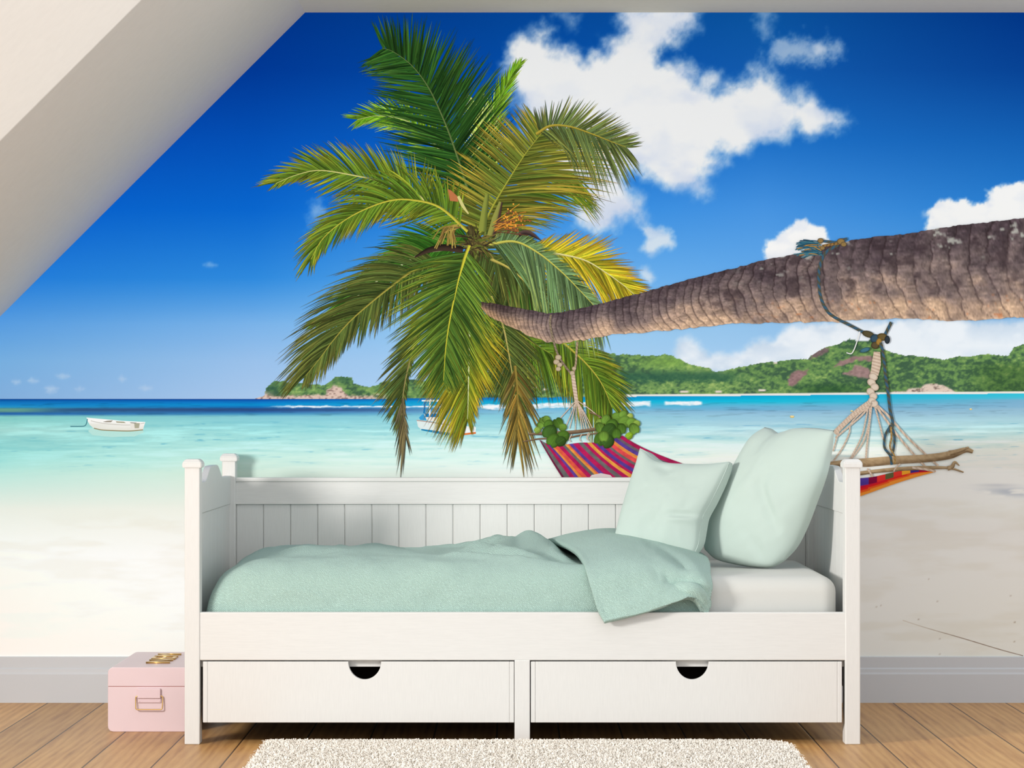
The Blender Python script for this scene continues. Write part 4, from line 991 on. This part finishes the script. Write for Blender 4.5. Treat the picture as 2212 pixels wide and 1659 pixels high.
# shaped end panels
def end_top(y):
    a = (y - PD) / (D1 - PD)
    lo, hi = 0.810, 0.8565
    def s(t): t = min(max(t, 0), 1); return t * t * (3 - 2 * t)
    return lo + (hi - lo) * min(s((a - 0.23) / 0.19), s((0.77 - a) / 0.19))
for sx in (0, 1):
    xo = BX0 + 0.008 if sx == 0 else BX1 - 0.008
    xi = BX0 + 0.030 if sx == 0 else BX1 - 0.030
    ys = np.linspace(PD - 0.005, D1 + 0.005, 60)
    pts = [(y, end_top(y)) for y in ys]
    mb = MB(); mb.prism([(ys[0], 0.711)] + pts + [(ys[-1], 0.711)], 'x', xo, xi, 0.002)
    nm = 'footboard' if sx == 0 else 'headboard'
    fb = mb.build(nm, M_BED, BED)
    mb = MB()
    w = (D1 - PD) / 9
    for k in range(9):
        a = PD - 0.004 + k * (D1 - PD + 0.008) / 9; b = a + (D1 - PD + 0.008) / 9
        mb.box(min(xo, xi) + 0.004, max(xo, xi) - 0.004, a, b, 0.20, 0.7105, 0.0012, 1)
    mb.build('plank_panel', M_BED, fb)
    mb = MB(); mb.box(min(xo, xi), max(xo, xi), PD - 0.004, D1 + 0.004, 0.16, 0.30, 0.002); mb.build('bottom_rail', M_BED, fb)
# back panel
YB = D1 + 0.018
xb0, xb1 = BX0 + PW - 0.003, BX1 - PW + 0.003
mb = MB(); mb.box(xb0, xb1, YB, YB + 0.03, 0.7125, 0.79, 0.002); bp = mb.build('back_rail', M_BEDH, BED)
mb = MB(); mb.box(xb0, xb1, YB - 0.0035, YB + 0.008, 0.7092, 0.7138, 0.0016, 2); mb.build('bead', M_BEDH, bp)
mb = MB(); mb.box(xb0, xb1, YB - 0.006, YB + 0.036, 0.788, 0.803, 0.004, 3); mb.build('rail_cap', M_BEDH, bp)
mb = MB()
g0 = (568.7 - CX) * (YB + 0.008 - CAMY) / F
pitch = 58.6 * (YB + 0.008 - CAMY) / F
k0 = math.floor((xb0 - g0) / pitch)
x = g0 + k0 * pitch
while x < xb1:
    a, b = max(x, xb0), min(x + pitch, xb1)
    if b - a > 0.004:
        mb.box(a + 0.0004, b - 0.0004, YB + 0.007, YB + 0.022, 0.22, 0.7115, 0.0032, 1)
    x += pitch
mb.build('plank_panel', M_BED, bp)
mb = MB(); mb.box(xb0, xb1, YB, YB + 0.03, 0.16, 0.30, 0.002); mb.build('bottom_rail', M_BEDH, bp)
# front rail
zr0, zr1 = 0.2615, CAMZ - (1323 - CY) / 695.0
mb = MB(); mb.box(BX0 + PW - 0.002, BX1 - PW + 0.002, 0.004, 0.030, zr0, zr1, 0.003); fr = mb.build('side_rail', M_BEDH, BED)
mb = MB(); mb.box(BX0 + PW, BX1 - PW, 0.034, 0.052, 0.2385, 0.275, 0.001); mb.build('support_rail', M_BED, BED)
mb = MB(); mb.box(BX0 + PW, BX1 - PW, 0.05, D1, 0.262, 0.280); mb.build('slatted_base', M_BED, BED)
lx0, lx1 = (1111.5 - CX) / 695.0, (1144.8 - CX) / 695.0
mb = MB(); mb.box(lx0, lx1, 0.002, 0.045, 0, zr0 + 0.001, 0.0025); mb.build('leg', M_BED, BED)
mb = MB(); mb.box(lx0, lx1, D1 - 0.02, D1 + 0.02, 0, zr0 + 0.001, 0.0025); mb.build('leg', M_BED, BED)
# drawers with half-round finger cut-outs
zd0, zd1 = CAMZ - (1561.5 - CY) / 695.0, CAMZ - (1429.5 - CY) / 695.0
def drawer(pxa, pxb, pxc):
    xa, xb, xc = [(p - CX) / 695.0 for p in (pxa, pxb, pxc)]
    yf = 0.006
    ba, bb = xa + 0.0145, xb - 0.0145
    r = 35.5 / 695.0; dep = 39.0 / 695.0
    pts = [(ba, zd0), (bb, zd0), (bb, zd1)]
    for k in range(0, 33):
        a = math.pi * k / 32
        pts.append((xc + r * math.cos(a), zd1 - dep * math.sin(a)))
    pts += [(ba, zd1)]
    mb = MB(); mb.prism(pts, 'y', yf, yf + 0.018, 0.0014)
    d = mb.build('drawer', M_BED, BED)
    for e0, e1 in ((xa, ba), (bb, xb)):
        mb = MB(); mb.box(e0 + 0.0004, e1 - 0.0002, yf - 0.0008, yf + 0.018, zd0, zd1, 0.0018); mb.build('end_batten', M_BED, d)
    # drawer box
    mb = MB()
    yb = 0.70
    mb.box(xa + 0.012, xb - 0.012, yf + 0.0185, yb, zd0 + 0.006, zd0 + 0.014)
    mb.box(xa + 0.012, xa + 0.024, yf + 0.0185, yb, zd0 + 0.0145, 0.236)
    mb.box(xb - 0.024, xb - 0.012, yf + 0.0185, yb, zd0 + 0.0145, 0.236)
    mb.box(xa + 0.0245, xb - 0.0245, yb - 0.012, yb, zd0 + 0.0145, 0.236)
    mb.box(xc - 0.09, xc + 0.09, 0.10, 0.106, zd0 + 0.0145, 0.236)
    mb.build('drawer_box', M_DARK, d)
drawer(437.5, 1110.5, 787.5)
drawer(1146.5, 1819.5, 1496.0)

# ------------------------------------------------------------------ soft things
def grid_obj(name, G, mat, parent=None, closed_back=None, **kw):
    """G: (n, m, 3) points; closed_back: second surface sharing the border"""
    n, m, _ = G.shape
    i = np.arange(n * m).reshape(n, m)
    f = np.stack([i[:-1, :-1], i[1:, :-1], i[1:, 1:], i[:-1, 1:]], -1).reshape(-1, 4)
    v = G.reshape(-1, 3)
    if closed_back is not None:
        j = i.copy() + n * m
        j[0, :] = i[0, :]; j[-1, :] = i[-1, :]; j[:, 0] = i[:, 0]; j[:, -1] = i[:, -1]
        f2 = np.stack([j[:-1, :-1], j[:-1, 1:], j[1:, 1:], j[1:, :-1]], -1).reshape(-1, 4)
        v = np.vstack([v, closed_back.reshape(-1, 3)])
        f = np.vstack([f, f2])
        used, inv = np.unique(f.ravel(), return_inverse=True)
        v = v[used]; f = inv.reshape(-1, 4)
    me = mesh_np(name, v, f, smooth=True)
    bm = bmesh.new(); bm.from_mesh(me); bmesh.ops.recalc_face_normals(bm, faces=bm.faces[:]); bm.to_mesh(me); bm.free()
    me.polygons.foreach_set('use_smooth', [True] * len(me.polygons))
    return link(name, me, mat, parent, **kw)

# mattress
def sgn_pow(a, p): return np.sign(a) * np.abs(a) ** p
MX0, MX1, MY0, MY1 = -0.90, 1.012, 0.058, 0.920
def rounded_slab(x0, x1, y0, y1, z0, z1, rxy, rz, n=26):
    bm = bmesh.new()
    r = bmesh.ops.create_cube(bm, size=1)
    for v in bm.verts: v.co = Vector(((x0 + x1) / 2 + v.co.x * (x1 - x0), (y0 + y1) / 2 + v.co.y * (y1 - y0), (z0 + z1) / 2 + v.co.z * (z1 - z0)))
    bmesh.ops.bevel(bm, geom=bm.edges[:], offset=rz, segments=6, affect='EDGES', profile=0.5)
    return bm
bm = rounded_slab(MX0, MX1, MY0, MY1, 0.282, 0.517, 0.05, 0.05)
for f in bm.faces: f.smooth = True
me = bpy.data.meshes.new('mattress'); bm.to_mesh(me); bm.free()
MAT = link('mattress', me, M_SHEET, origin=(0.0, 0.48, 0.282), label='white mattress in a fitted sheet, bare at the pillow end', cat='mattress')

# duvet
NU_, NV_ = 260, 150
us = np.linspace(0, 1, NU_); th = np.linspace(0.0, math.pi, NV_)
DX0, DX1 = -0.972, 0.60
Xd = DX0 + (DX1 - DX0) * (us ** 1.0)
Xd = DX0 + (DX1 - DX0) * (0.5 - 0.5 * np.cos(np.pi * us)) * 0.55 + (DX1 - DX0) * us * 0.45
def amp(x):
    s = np.clip((x - DX0) / 0.46, 0, 1); e = np.clip((DX1 - x) / 0.12, 0, 1)
    return (1 - (1 - s) ** 5.0) ** (1 / 3.0) * (1 - (1 - e) ** 2.2) ** (1 / 2.2)
yc, hb_ = 0.4845, 0.448
XX, TH = np.meshgrid(Xd, th, indexing='ij')
Yd = yc - hb_ * sgn_pow(np.cos(TH), 0.30)
# the foot end is drawn in a little at the back corner
inset = np.clip((XX - DX0) / 0.30, 0, 1)
pull = 1 - np.sqrt(np.clip(1 - (1 - np.clip((XX - DX0) / 0.16, 0, 1)) ** 2, 0, 1))
Yd = np.where(Yd > yc, yc + (Yd - yc) * (1 - 0.30 * pull), yc + (Yd - yc) * (1 - 0.10 * pull))
A_ = amp(XX)
front = sstep(0.55, 0.05, Yd)
Hd = 0.212 + 0.012 * np.sin(XX * 5.0 + 1.2) * (0.4 + 0.6 * sstep(0.3, 0.8, Yd)) + 0.012 * np.exp(-((XX + 0.60) / 0.25) ** 2)
Hd = Hd - 0.034 * sstep(0.05, 0.20, XX) * sstep(0.06, 0.22, Yd)
Zd = 0.362 + Hd * A_ * sgn_pow(np.sin(TH), 0.5)
topm = sstep(0.44, 0.53, Zd)
def ridge(x0, y0, x1, y1, w, h):
    ex, ey = x1 - x0, y1 - y0
    t = np.clip(((XX - x0) * ex + (Yd - y0) * ey) / (ex * ex + ey * ey), 0, 1)
    d = np.hypot(XX - x0 - ex * t, Yd - y0 - ey * t)
    return h * np.exp(-(d / w) ** 2) * np.sin(np.pi * np.clip(t, 0.04, 0.96)) ** 0.5
wr = (ridge(-0.45, 0.62, 0.02, 0.30, 0.035, 0.016) + ridge(-0.10, 0.72, 0.18, 0.34, 0.04, 0.022) + ridge(-0.70, 0.50, -0.25, 0.46, 0.05, 0.012)
      + ridge(0.00, 0.76, 0.13, 0.50, 0.05, 0.018) + ridge(0.00, 0.60, 0.22, 0.20, 0.03, 0.014) - ridge(-0.30, 0.40, 0.10, 0.16, 0.035, 0.012)
      - ridge(-0.02, 0.64, 0.16, 0.38, 0.025, 0.014) - ridge(-0.6, 0.66, -0.30, 0.60, 0.04, 0.012) + ridge(-0.30, 0.22, 0.18, 0.12, 0.03, 0.008)
      + ridge(-0.05, 0.86, 0.12, 0.62, 0.06, 0.012)
      + ridge(-0.62, 0.66, -0.30, 0.52, 0.022, 0.010) + ridge(-0.34, 0.50, 0.06, 0.26, 0.020, 0.012) + ridge(-0.16, 0.62, 0.10, 0.40, 0.018, 0.011) + ridge(-0.30, 0.74, -0.02, 0.66, 0.022, 0.010) + ridge(-0.78, 0.40, -0.52, 0.30, 0.03, 0.007))
lump = (fbm(XX * 5, Yd * 6, 3, 120) - 0.5) * 0.020 + (fbm(XX * 14, Yd * 16, 2, 123) - 0.5) * 0.005
Zd = Zd + (wr * 1.7 + lump * 1.7) * topm * (1 - 0.8 * sstep(0.12, 0.24, XX))
sidem = (1 - topm) * sstep(0.3, 0.40, Zd)
Yd = Yd - sidem * front * ((fbm(XX * 9, Zd * 9, 3, 126) - 0.5) * 0.016 + 0.010 * np.exp(-((XX + 0.72 - (0.5 - Zd) * 1.2) / 0.05) ** 2))
Yd = np.maximum(Yd, 0.036)
def over_mattress(y):
    yb = np.clip((0.108 - y) / 0.05, 0, 1); return 0.467 + 0.05 * np.sqrt(1 - yb ** 2)
Zd = np.where((TH > 0.25) & (TH < 2.9) & (XX > -0.86) & (Yd > 0.055), np.maximum(Zd, over_mattress(Yd) + 0.007), Zd)
D = np.stack([XX, Yd, Zd], -1)
DUV = grid_obj('duvet', D, M_DUVET, origin=(-0.2, 0.48, 0.52), label='mint green textured duvet spread over the mattress with its top end folded back', cat='duvet')
# folded-back end: control net in the photograph's pixels with depths
net = [[(1212, 1212, .90), (1290, 1206, .90), (1380, 1206, .90), (1460, 1220, .90), (1518, 1240, .90)],
       [(1186, 1178, .76), (1268, 1161, .76), (1352, 1157, .76), (1448, 1178, .76), (1508, 1206, .74)],
       [(1210, 1181, .56), (1288, 1166, .56), (1376, 1165, .56), (1466, 1188, .56), (1520, 1213, .54)],
       [(1242, 1198, .33), (1318, 1187, .33), (1404, 1190, .33), (1484, 1208, .33), (1527, 1226, .32)],
       [(1260, 1222, .13), (1334, 1216, .12), (1414, 1218, .12), (1490, 1230, .12), (1530, 1243, .12)],
       [(1269, 1248, .044), (1340, 1244, .038), (1420, 1244, .038), (1494, 1252, .038), (1531, 1264, .046)],
       [(1280, 1284, .016), (1348, 1280, .012), (1422, 1274, .012), (1493, 1276, .016), (1530, 1290, .034)],
       [(1292, 1322, -.002), (1353, 1312, -.008), (1421, 1298, -.004), (1487, 1288, .008), (1527, 1310, .035)],
       [(1306, 1347, -.016), (1360, 1334, -.018), (1424, 1316, -.014), (1488, 1296, -.004), (1520, 1332, .034)]]
net = np.asarray(net, float)
NS, NT_ = 90, 140
rows = np.stack([catmull(net[r], NS) for r in range(net.shape[0])], 0)
def cr_cols(rows, n):
    k = rows.shape[0]; q = np.concatenate([2 * rows[:1] - rows[1:2], rows, 2 * rows[-1:] - rows[-2:-1]], 0)
    out = []
    for u in np.linspace(0, k - 1, n):
        i = min(int(u), k - 2); t = u - i
        a, b, c_, d = q[i], q[i + 1], q[i + 2], q[i + 3]
        out.append(0.5 * (2 * b + (c_ - a) * t + (2 * a - 5 * b + 4 * c_ - d) * t ** 2 + (3 * b - a - 3 * c_ + d) * t ** 3))
    return np.stack(out, 0)
Nn = cr_cols(rows, NT_)
dp = Nn[..., 2] - CAMY
G = np.stack([(Nn[..., 0] - CX) * dp / F, Nn[..., 2], CAMZ - (Nn[..., 1] - CY) * dp / F], -1)
# creases
SS, TT = np.meshgrid(np.linspace(0, 1, NS), np.linspace(0, 1, NT_))
def seg(s0, t0, s1, t1, w, h):
    es, et = s1 - s0, t1 - t0
    q = np.clip(((SS - s0) * es + (TT - t0) * et) / (es * es + et * et), 0, 1)
    d = np.hypot(SS - s0 - es * q, (TT - t0 - et * q))
    return h * np.exp(-(d / w) ** 2) * np.sin(np.pi * np.clip(q, 0.05, 0.95)) ** 0.6
dn = seg(.58, .36, .90, .62, .05, -.020) + seg(.58, .66, .86, .70, .06, -.026) + seg(.70, .66, .98, .88, .045, .022) + seg(.80, .50, .98, .72, .06, .014) + (fbm(SS * 5, TT * 7, 3, 140) - .5) * .012
dn *= sstep(0, .06, SS) * sstep(1.0, .97, TT)
G[..., 2] += dn * 0.7; G[..., 1] -= dn * 0.8 * sstep(0.4, 0.65, TT)
FL = grid_obj('folded_end', G, M_DUVET, DUV)
sol = FL.modifiers.new('thickness', 'SOLIDIFY'); sol.thickness = 0.020; sol.offset = 1.0 
FL['thick'] = 1
mb = MB(); mb.tube([tuple(G[i, 2]) for i in range(4, NT_, 2)] , 0.0035, 8); mb.build('piping', M_DUVET, DUV)

def pillow(name, top, bottom, left, right, nrm, tf, tb, label, n=70, dents=(), seedn=0, puff=0.42, piping=True, back=None):
    """closed cushion over four border curves given as (px, py, y)"""
    def W(c):
        c = catmull(c, n); d = c[:, 2] - CAMY
        return np.stack([(c[:, 0] - CX) * d / F, c[:, 2], CAMZ - (c[:, 1] - CY) * d / F], -1)
    Tc, Bc, Lc, Rc = W(top), W(bottom), W(left), W(right)
    u = np.linspace(0, 1, n)[None, :, None]; v = np.linspace(0, 1, n)[:, None, None]
    S = (1 - v) * Tc[None] + v * Bc[None] + (1 - u) * Lc[:, None] + u * Rc[:, None] - ((1 - u) * (1 - v) * Tc[0] + u * (1 - v) * Tc[-1] + (1 - u) * v * Bc[0] + u * v * Bc[-1])
    U, Vv = np.meshgrid(np.linspace(0, 1, n), np.linspace(0, 1, n))
    f = np.clip(16 * U * (1 - U) * Vv * (1 - Vv), 0, 1) ** puff
    nr = np.asarray(nrm, float); nr /= np.linalg.norm(nr)
    wrk = (fbm(U * 4, Vv * 4, 3, 150 + seedn) - 0.5) * 0.018
    for (u0, v0, u1, v1, w, h) in dents:
        es, et = u1 - u0, v1 - v0
        q = np.clip(((U - u0) * es + (Vv - v0) * et) / (es * es + et * et), 0, 1)
        d = np.hypot(U - u0 - es * q, Vv - v0 - et * q)
        wrk = wrk + h * np.exp(-(d / w) ** 2) * np.sin(np.pi * np.clip(q, 0.02, 0.98)) ** 0.8
    g = f[..., None]
    Fr = S + nr * (tf * g + wrk[..., None] * g); bk = -nr if back is None else np.asarray(back, float) / np.linalg.norm(back)
    gb = np.clip(16 * U * (1 - U) * Vv * (1 - Vv), 0, 1)[..., None] ** (puff if back is None else 0.2)
    Bk = S + bk * tb * gb
    c = S.reshape(-1, 3).mean(0)
    Fr[..., 2] += 0.005; Bk[..., 2] += 0.005
    o = grid_obj(name, Fr, M_CUSH, None, Bk, origin=(float(c[0]), float(c[1]), float(S[..., 2].min())), label=label, cat='pillow')
    if piping:
        loop = [(p[0], p[1], p[2] + 0.005) for p in np.vstack([Tc[:-1], Rc[:-1], Bc[::-1][:-1], Lc[::-1][:-1]])]
        mb = MB(); mb.tube(loop[::2], 0.0017, 7, True); mb.build('piping', M_CUSH, o)
    return o

pillow('pillow',
       top=[(1652, 926, .60), (1668, 930, .58), (1683, 939, .55), (1702, 935, .52), (1726, 928, .48), (1762, 928, .43), (1802, 933, .36)],
       bottom=[(1522, 1190, .60), (1548, 1212, .56), (1600, 1225, .50), (1640, 1230, .45), (1670, 1228, .42), (1696, 1214, .40)],
       left=[(1652, 926, .60), (1622, 952, .60), (1592, 1005, .60), (1562, 1060, .61), (1538, 1110, .61), (1526, 1150, .61), (1522, 1190, .60)],
       right=[(1802, 933, .36), (1798, 975, .36), (1786, 1030, .36), (1766, 1085, .37), (1746, 1138, .38), (1724, 1182, .39), (1696, 1214, .40)],
       nrm=(-0.62, -0.76, 0.18), tf=0.085, tb=0.035,
       label='large mint pillow standing on end against the headboard, behind the smaller cushion',
       dents=[(.42, .38, .85, .78, .045, -.012), (.50, .36, .90, .72, .05, .006), (.55, .78, .9, 1.05, .04, -.012), (.16, -.05, .26, .22, .06, -.010)], seedn=1, puff=0.40, piping=False)
pillow('cushion',
       top=[(1383, 972, .62), (1396, 980, .61), (1416, 997, .60), (1444, 1004, .585), (1486, 1006, .56), (1530, 1006, .535), (1576, 1001, .50)],
       bottom=[(1322, 1186, .52), (1380, 1190, .49), (1440, 1196, .46), (1498, 1203, .43)],
       left=[(1383, 972, .62), (1372, 1012, .61), (1358, 1060, .59), (1342, 1115, .56), (1322, 1186, .52)],
       right=[(1576, 1001, .50), (1556, 1046, .48), (1534, 1090, .465), (1517, 1122, .455), (1512, 1150, .45), (1508, 1180, .44), (1498, 1203, .43)],
       nrm=(-0.50, -0.80, 0.34), tf=0.060, tb=0.062,
       label='smaller square mint cushion leaning on the large pillow, nearer the middle of the bed',
       dents=[(.62, .64, 1.1, .60, .035, -.014), (.66, .69, 1.1, .66, .03, .008), (.22, .04, .5, .14, .05, -.012)], seedn=2, puff=0.44, back=(0.86, 0.5, -0.05))

# ------------------------------------------------------------------ pink box
bxy0, bxy1 = 0.289, 0.775
SB = 668.5
bx0 = (233 - CX) / SB; bx1 = -1.036
zt = 0.2085; zsp = CAMZ - (1483.4 - CY) / SB
BOX = empty('storage_box', ((bx0 + bx1) / 2, (bxy0 + bxy1) / 2, 0), 'pink metal storage box with gold lid letters, on the floor beside the bed', 'box')
def rr_profile(x0, x1, z0, z1, r, corners, n=7):
    pts = []
    for (cx_, cz_, a0, on) in ((x1 - r, z0 + r, -90, corners[0]), (x1 - r, z1 - r, 0, corners[1]), (x0 + r, z1 - r, 90, corners[2]), (x0 + r, z0 + r, 180, corners[3])):
        if on:
            for k in range(n + 1):
                a = math.radians(a0 + 90 * k / n); pts.append((cx_ + r * math.cos(a), cz_ + r * math.sin(a)))
        else:
            a = math.radians(a0 + 45); pts.append((cx_ + r * math.copysign(1, math.cos(a)), cz_ + r * math.copysign(1, math.sin(a))))
    return pts
mb = MB(); mb.prism(rr_profile(bx0, bx1, 0.0, zsp - 0.0008, 0.018, (1, 0, 0, 1)), 'y', bxy0, bxy1, 0.0022); mb.build('box_body', M_PINK, BOX)
mb = MB(); mb.prism(rr_profile(bx0, bx1, zsp + 0.0008, zt, 0.018, (0, 1, 1, 0)), 'y', bxy0, bxy1, 0.0022); lid = mb.build('lid', M_PINK, BOX)
mb = MB(); mb.box(bx0 + 0.002, bx1 - 0.002, bxy0 + 0.002, bxy1 - 0.002, zsp - 0.004, zsp + 0.004); mb.build('seam', m_plain('box seam', (176, 130, 128), 0.7, 0.2), BOX)
def bxp(px): return (px - CX) / SB
def bzp(py): return CAMZ - (py - CY) / SB
mb = MB(); mb.box(bxp(297.5), bxp(347.5), bxy0 - 0.010, bxy0 - 0.0005, bzp(1508), bzp(1487), 0.002)
mb.box(bxp(298), bxp(348), bxy0 - 0.005, bxy0 - 0.0005, bzp(1517.5), bzp(1508.3), 0.0012)
for px in (302, 345): mb.tube([(bxp(px), bxy0 - 0.0048, bzp(1514.5)), (bxp(px), bxy0 - 0.0062, bzp(1514.5))], 0.0012, 8)
hasp = mb.build('handle_strap', M_PINK2, BOX)
hx0, hx1, hz0, hz1 = bxp(294), bxp(352.5), bzp(1531.5), bzp(1503)
pts = []
r_ = 0.006
for (cx_, cz_, a0) in ((hx1 - r_ - 0.001, hz0 + r_, -90), (hx1 - r_, hz1 - r_, 0), (hx0 + r_, hz1 - r_, 90), (hx0 + r_ + 0.001, hz0 + r_, 180)):
    for k in range(7):
        a = math.radians(a0 + 15 * k); z = cz_ + r_ * math.sin(a)
        pts.append((cx_ + r_ * math.cos(a), bxy0 - 0.006 - 0.010 * (hz1 - z) / (hz1 - hz0) * 0.8, z))
mb = MB(); mb.tube(pts, 0.0019, 10, True); mb.build('handle', M_GOLD, BOX, label='gold wire handle')
# raised lettering running from front to back on the lid
cu = bpy.data.curves.new('lettering', 'FONT'); cu.body = 'NEM'; cu.size = 0.108; cu.extrude = 0.0025; cu.bevel_depth = 0.0004; cu.space_character = 1.12
tmp = bpy.data.objects.new('tmp_text', cu); COL.objects.link(tmp)
bpy.context.view_layer.update()
me = bpy.data.meshes.new_from_object(tmp.evaluated_get(bpy.context.evaluated_depsgraph_get()))
bpy.data.objects.remove(tmp)
co = np.empty(len(me.vertices) * 3); me.vertices.foreach_get('co', co); co = co.reshape(-1, 3)
mn, mx = co.min(0), co.max(0)
tx = (co[:, 0] - mn[0]) / (mx[0] - mn[0]); ty = (co[:, 1] - mn[1]) / (mx[1] - mn[1])
new = np.stack([-1.132 - 0.078 * ty, 0.402 + 0.275 * tx, zt + 0.0002 + (co[:, 2] - mn[2])], -1)
me.vertices.foreach_set('co', new.ravel())
link('lettering', me, M_GOLD, lid, label='gold raised letters')

# ------------------------------------------------------------------ rug
RX0, RX1, RY1, RY0 = -0.775, 0.850, -0.055, -1.15
RUG = empty('rug', ((RX0 + RX1) / 2, (RY0 + RY1) / 2, 0), 'cream shaggy rug lying on the floorboards in front of the bed', 'rug')
def rug_outline(inset=0.0, r=0.09):
    pts = []
    x0, x1, y0, y1 = RX0 + inset, RX1 - inset, RY0 + inset, RY1 - inset
    for cx_, cy_, a0, rr_ in ((x1 - r, y0 + r, -90, r), (x1 - r, y1 - r, 0, r), (x0 + 0.02, y1 - 0.02, 90, 0.02), (x0 + r, y0 + r, 180, r)):
        for k in range(9):
            a = math.radians(a0 + 90 * k / 8); pts.append((cx_ + rr_ * math.cos(a), cy_ + rr_ * math.sin(a)))
    return pts
mb = MB(); mb.prism(rug_outline(0.012), 'z', 0.0005, 0.010, 0.003); mb.build('rug_backing', M_RUG, RUG)
# wool pile: curled tufts
NTUFT = 90000
rg = np.random.default_rng(21)
tx = rg.uniform(RX0 + 0.008, RX1 - 0.008, NTUFT); ty = RY1 - 0.008 - (RY1 - 0.016 - RY0) * rg.random(NTUFT) ** 1.5
ins = poly_sdf(rug_outline(0.010), tx, ty) < 0
tx, ty = tx[ins], ty[ins]
N = len(tx)
ang = rg.uniform(0, 2 * np.pi, N); hh = rg.uniform(0.010, 0.019, N); lean_ = rg.uniform(0.004, 0.014, N); wd = rg.uniform(0.0016, 0.0028, N)
pa = ang + np.pi / 2 + rg.normal(0, .4, N)
dxl, dyl = np.cos(ang), np.sin(ang); wx, wy = np.cos(pa) * wd, np.sin(pa) * wd
z0 = 0.009
lv = [(0.0, 0.0, 1.0), (0.35, 0.6, 1.0), (0.85, 1.0, 0.8), (1.35, 0.88, 0.35)]
vs = []
for (o_, h_, w_) in lv:
    cx_ = tx + dxl * lean_ * o_; cy_ = ty + dyl * lean_ * o_; cz_ = z0 + hh * h_
    vs.append(np.stack([cx_ - wx * w_, cy_ - wy * w_, cz_], -1)); vs.append(np.stack([cx_ + wx * w_, cy_ + wy * w_, cz_], -1))
Vt = np.stack(vs, 1).reshape(-1, 3)
b_ = (np.arange(N) * 8)[:, None]
Ft = np.concatenate([b_ + np.array([[0, 1, 3, 2]]), b_ + np.array([[2, 3, 5, 4]]), b_ + np.array([[4, 5, 7, 6]])], 0)
me = mesh_np('pile', Vt, Ft, smooth=True)
link('pile', me, M_PILE, RUG, kind='stuff')

# ------------------------------------------------------------------ lights
w = bpy.data.worlds.new('room light'); bpy.context.scene.world = w
w.use_nodes = True
bgn = w.node_tree.nodes['Background']; bgn.inputs[0].default_value = (0.975, 0.99, 1.0, 1); bgn.inputs[1].default_value = 1.15

def area(name, loc, target, sx, sy, power, col=(1, 1, 1), spread=None, even=False):
    l = bpy.data.lights.new(name, 'AREA'); l.shape = 'RECTANGLE'; l.size = sx; l.size_y = sy; l.energy = power; l.color = col
    if spread is not None: l.spread = math.radians(spread)
    if even:   # lamp evened out by nodes: no distance falloff across the room
        l.use_nodes = True; nt = l.node_tree
        em = nt.nodes['Emission']; fo = nt.nodes.new('ShaderNodeLightFalloff'); fo.inputs['Strength'].default_value = 1.0
        nt.links.new(fo.outputs['Constant'], em.inputs['Strength'])
    o = bpy.data.objects.new(name, l); COL.objects.link(o); o.location = loc
    d = Vector(target) - Vector(loc); o.rotation_euler = d.to_track_quat('-Z', 'Y').to_euler()
    return o
area('assumed_key_light', (-2.0, -1.45, 1.13), (0.7, 0.65, 0.55), 0.5, 0.4, 11.0, (1.0, 0.965, 0.915), even=True)  # assumed lamp inside the room, out of view, placed to suit the cast shadows

area('added_slope_light', (2.9, -1.92, 2.15), (-1.45, -1.92, 1.78), 2.2, 2.4, 12.5, (1.0, 0.97, 0.95), 0.4)  # added narrow-beam lamp out of view, makes the bright patch on the slope

# ------------------------------------------------------------------ camera
cam = bpy.data.cameras.new('camera'); co_ = bpy.data.objects.new('camera', cam); COL.objects.link(co_)
co_.location = (0, CAMY, CAMZ); co_.rotation_euler = (math.radians(90), 0, 0)
cam.sensor_fit = 'HORIZONTAL'; cam.sensor_width = 36.0; cam.lens = F * 36.0 / 2212.0
cam.shift_x = -(CX - 1106.0) / 2212.0; cam.shift_y = (CY - 829.5) / 2212.0
cam.clip_start = 0.05; cam.clip_end = 100
for o in bpy.data.objects:                      # put the back wall at y = 0
    if o.parent is None: o.location.y -= YW
sc = bpy.context.scene; sc.camera = co_
sc.view_settings.view_transform = 'Standard'; sc.view_settings.look = 'None'; sc.view_settings.exposure = 0.0; sc.view_settings.gamma = 1.0
sc.cycles.max_bounces = 8; sc.cycles.use_denoising = True
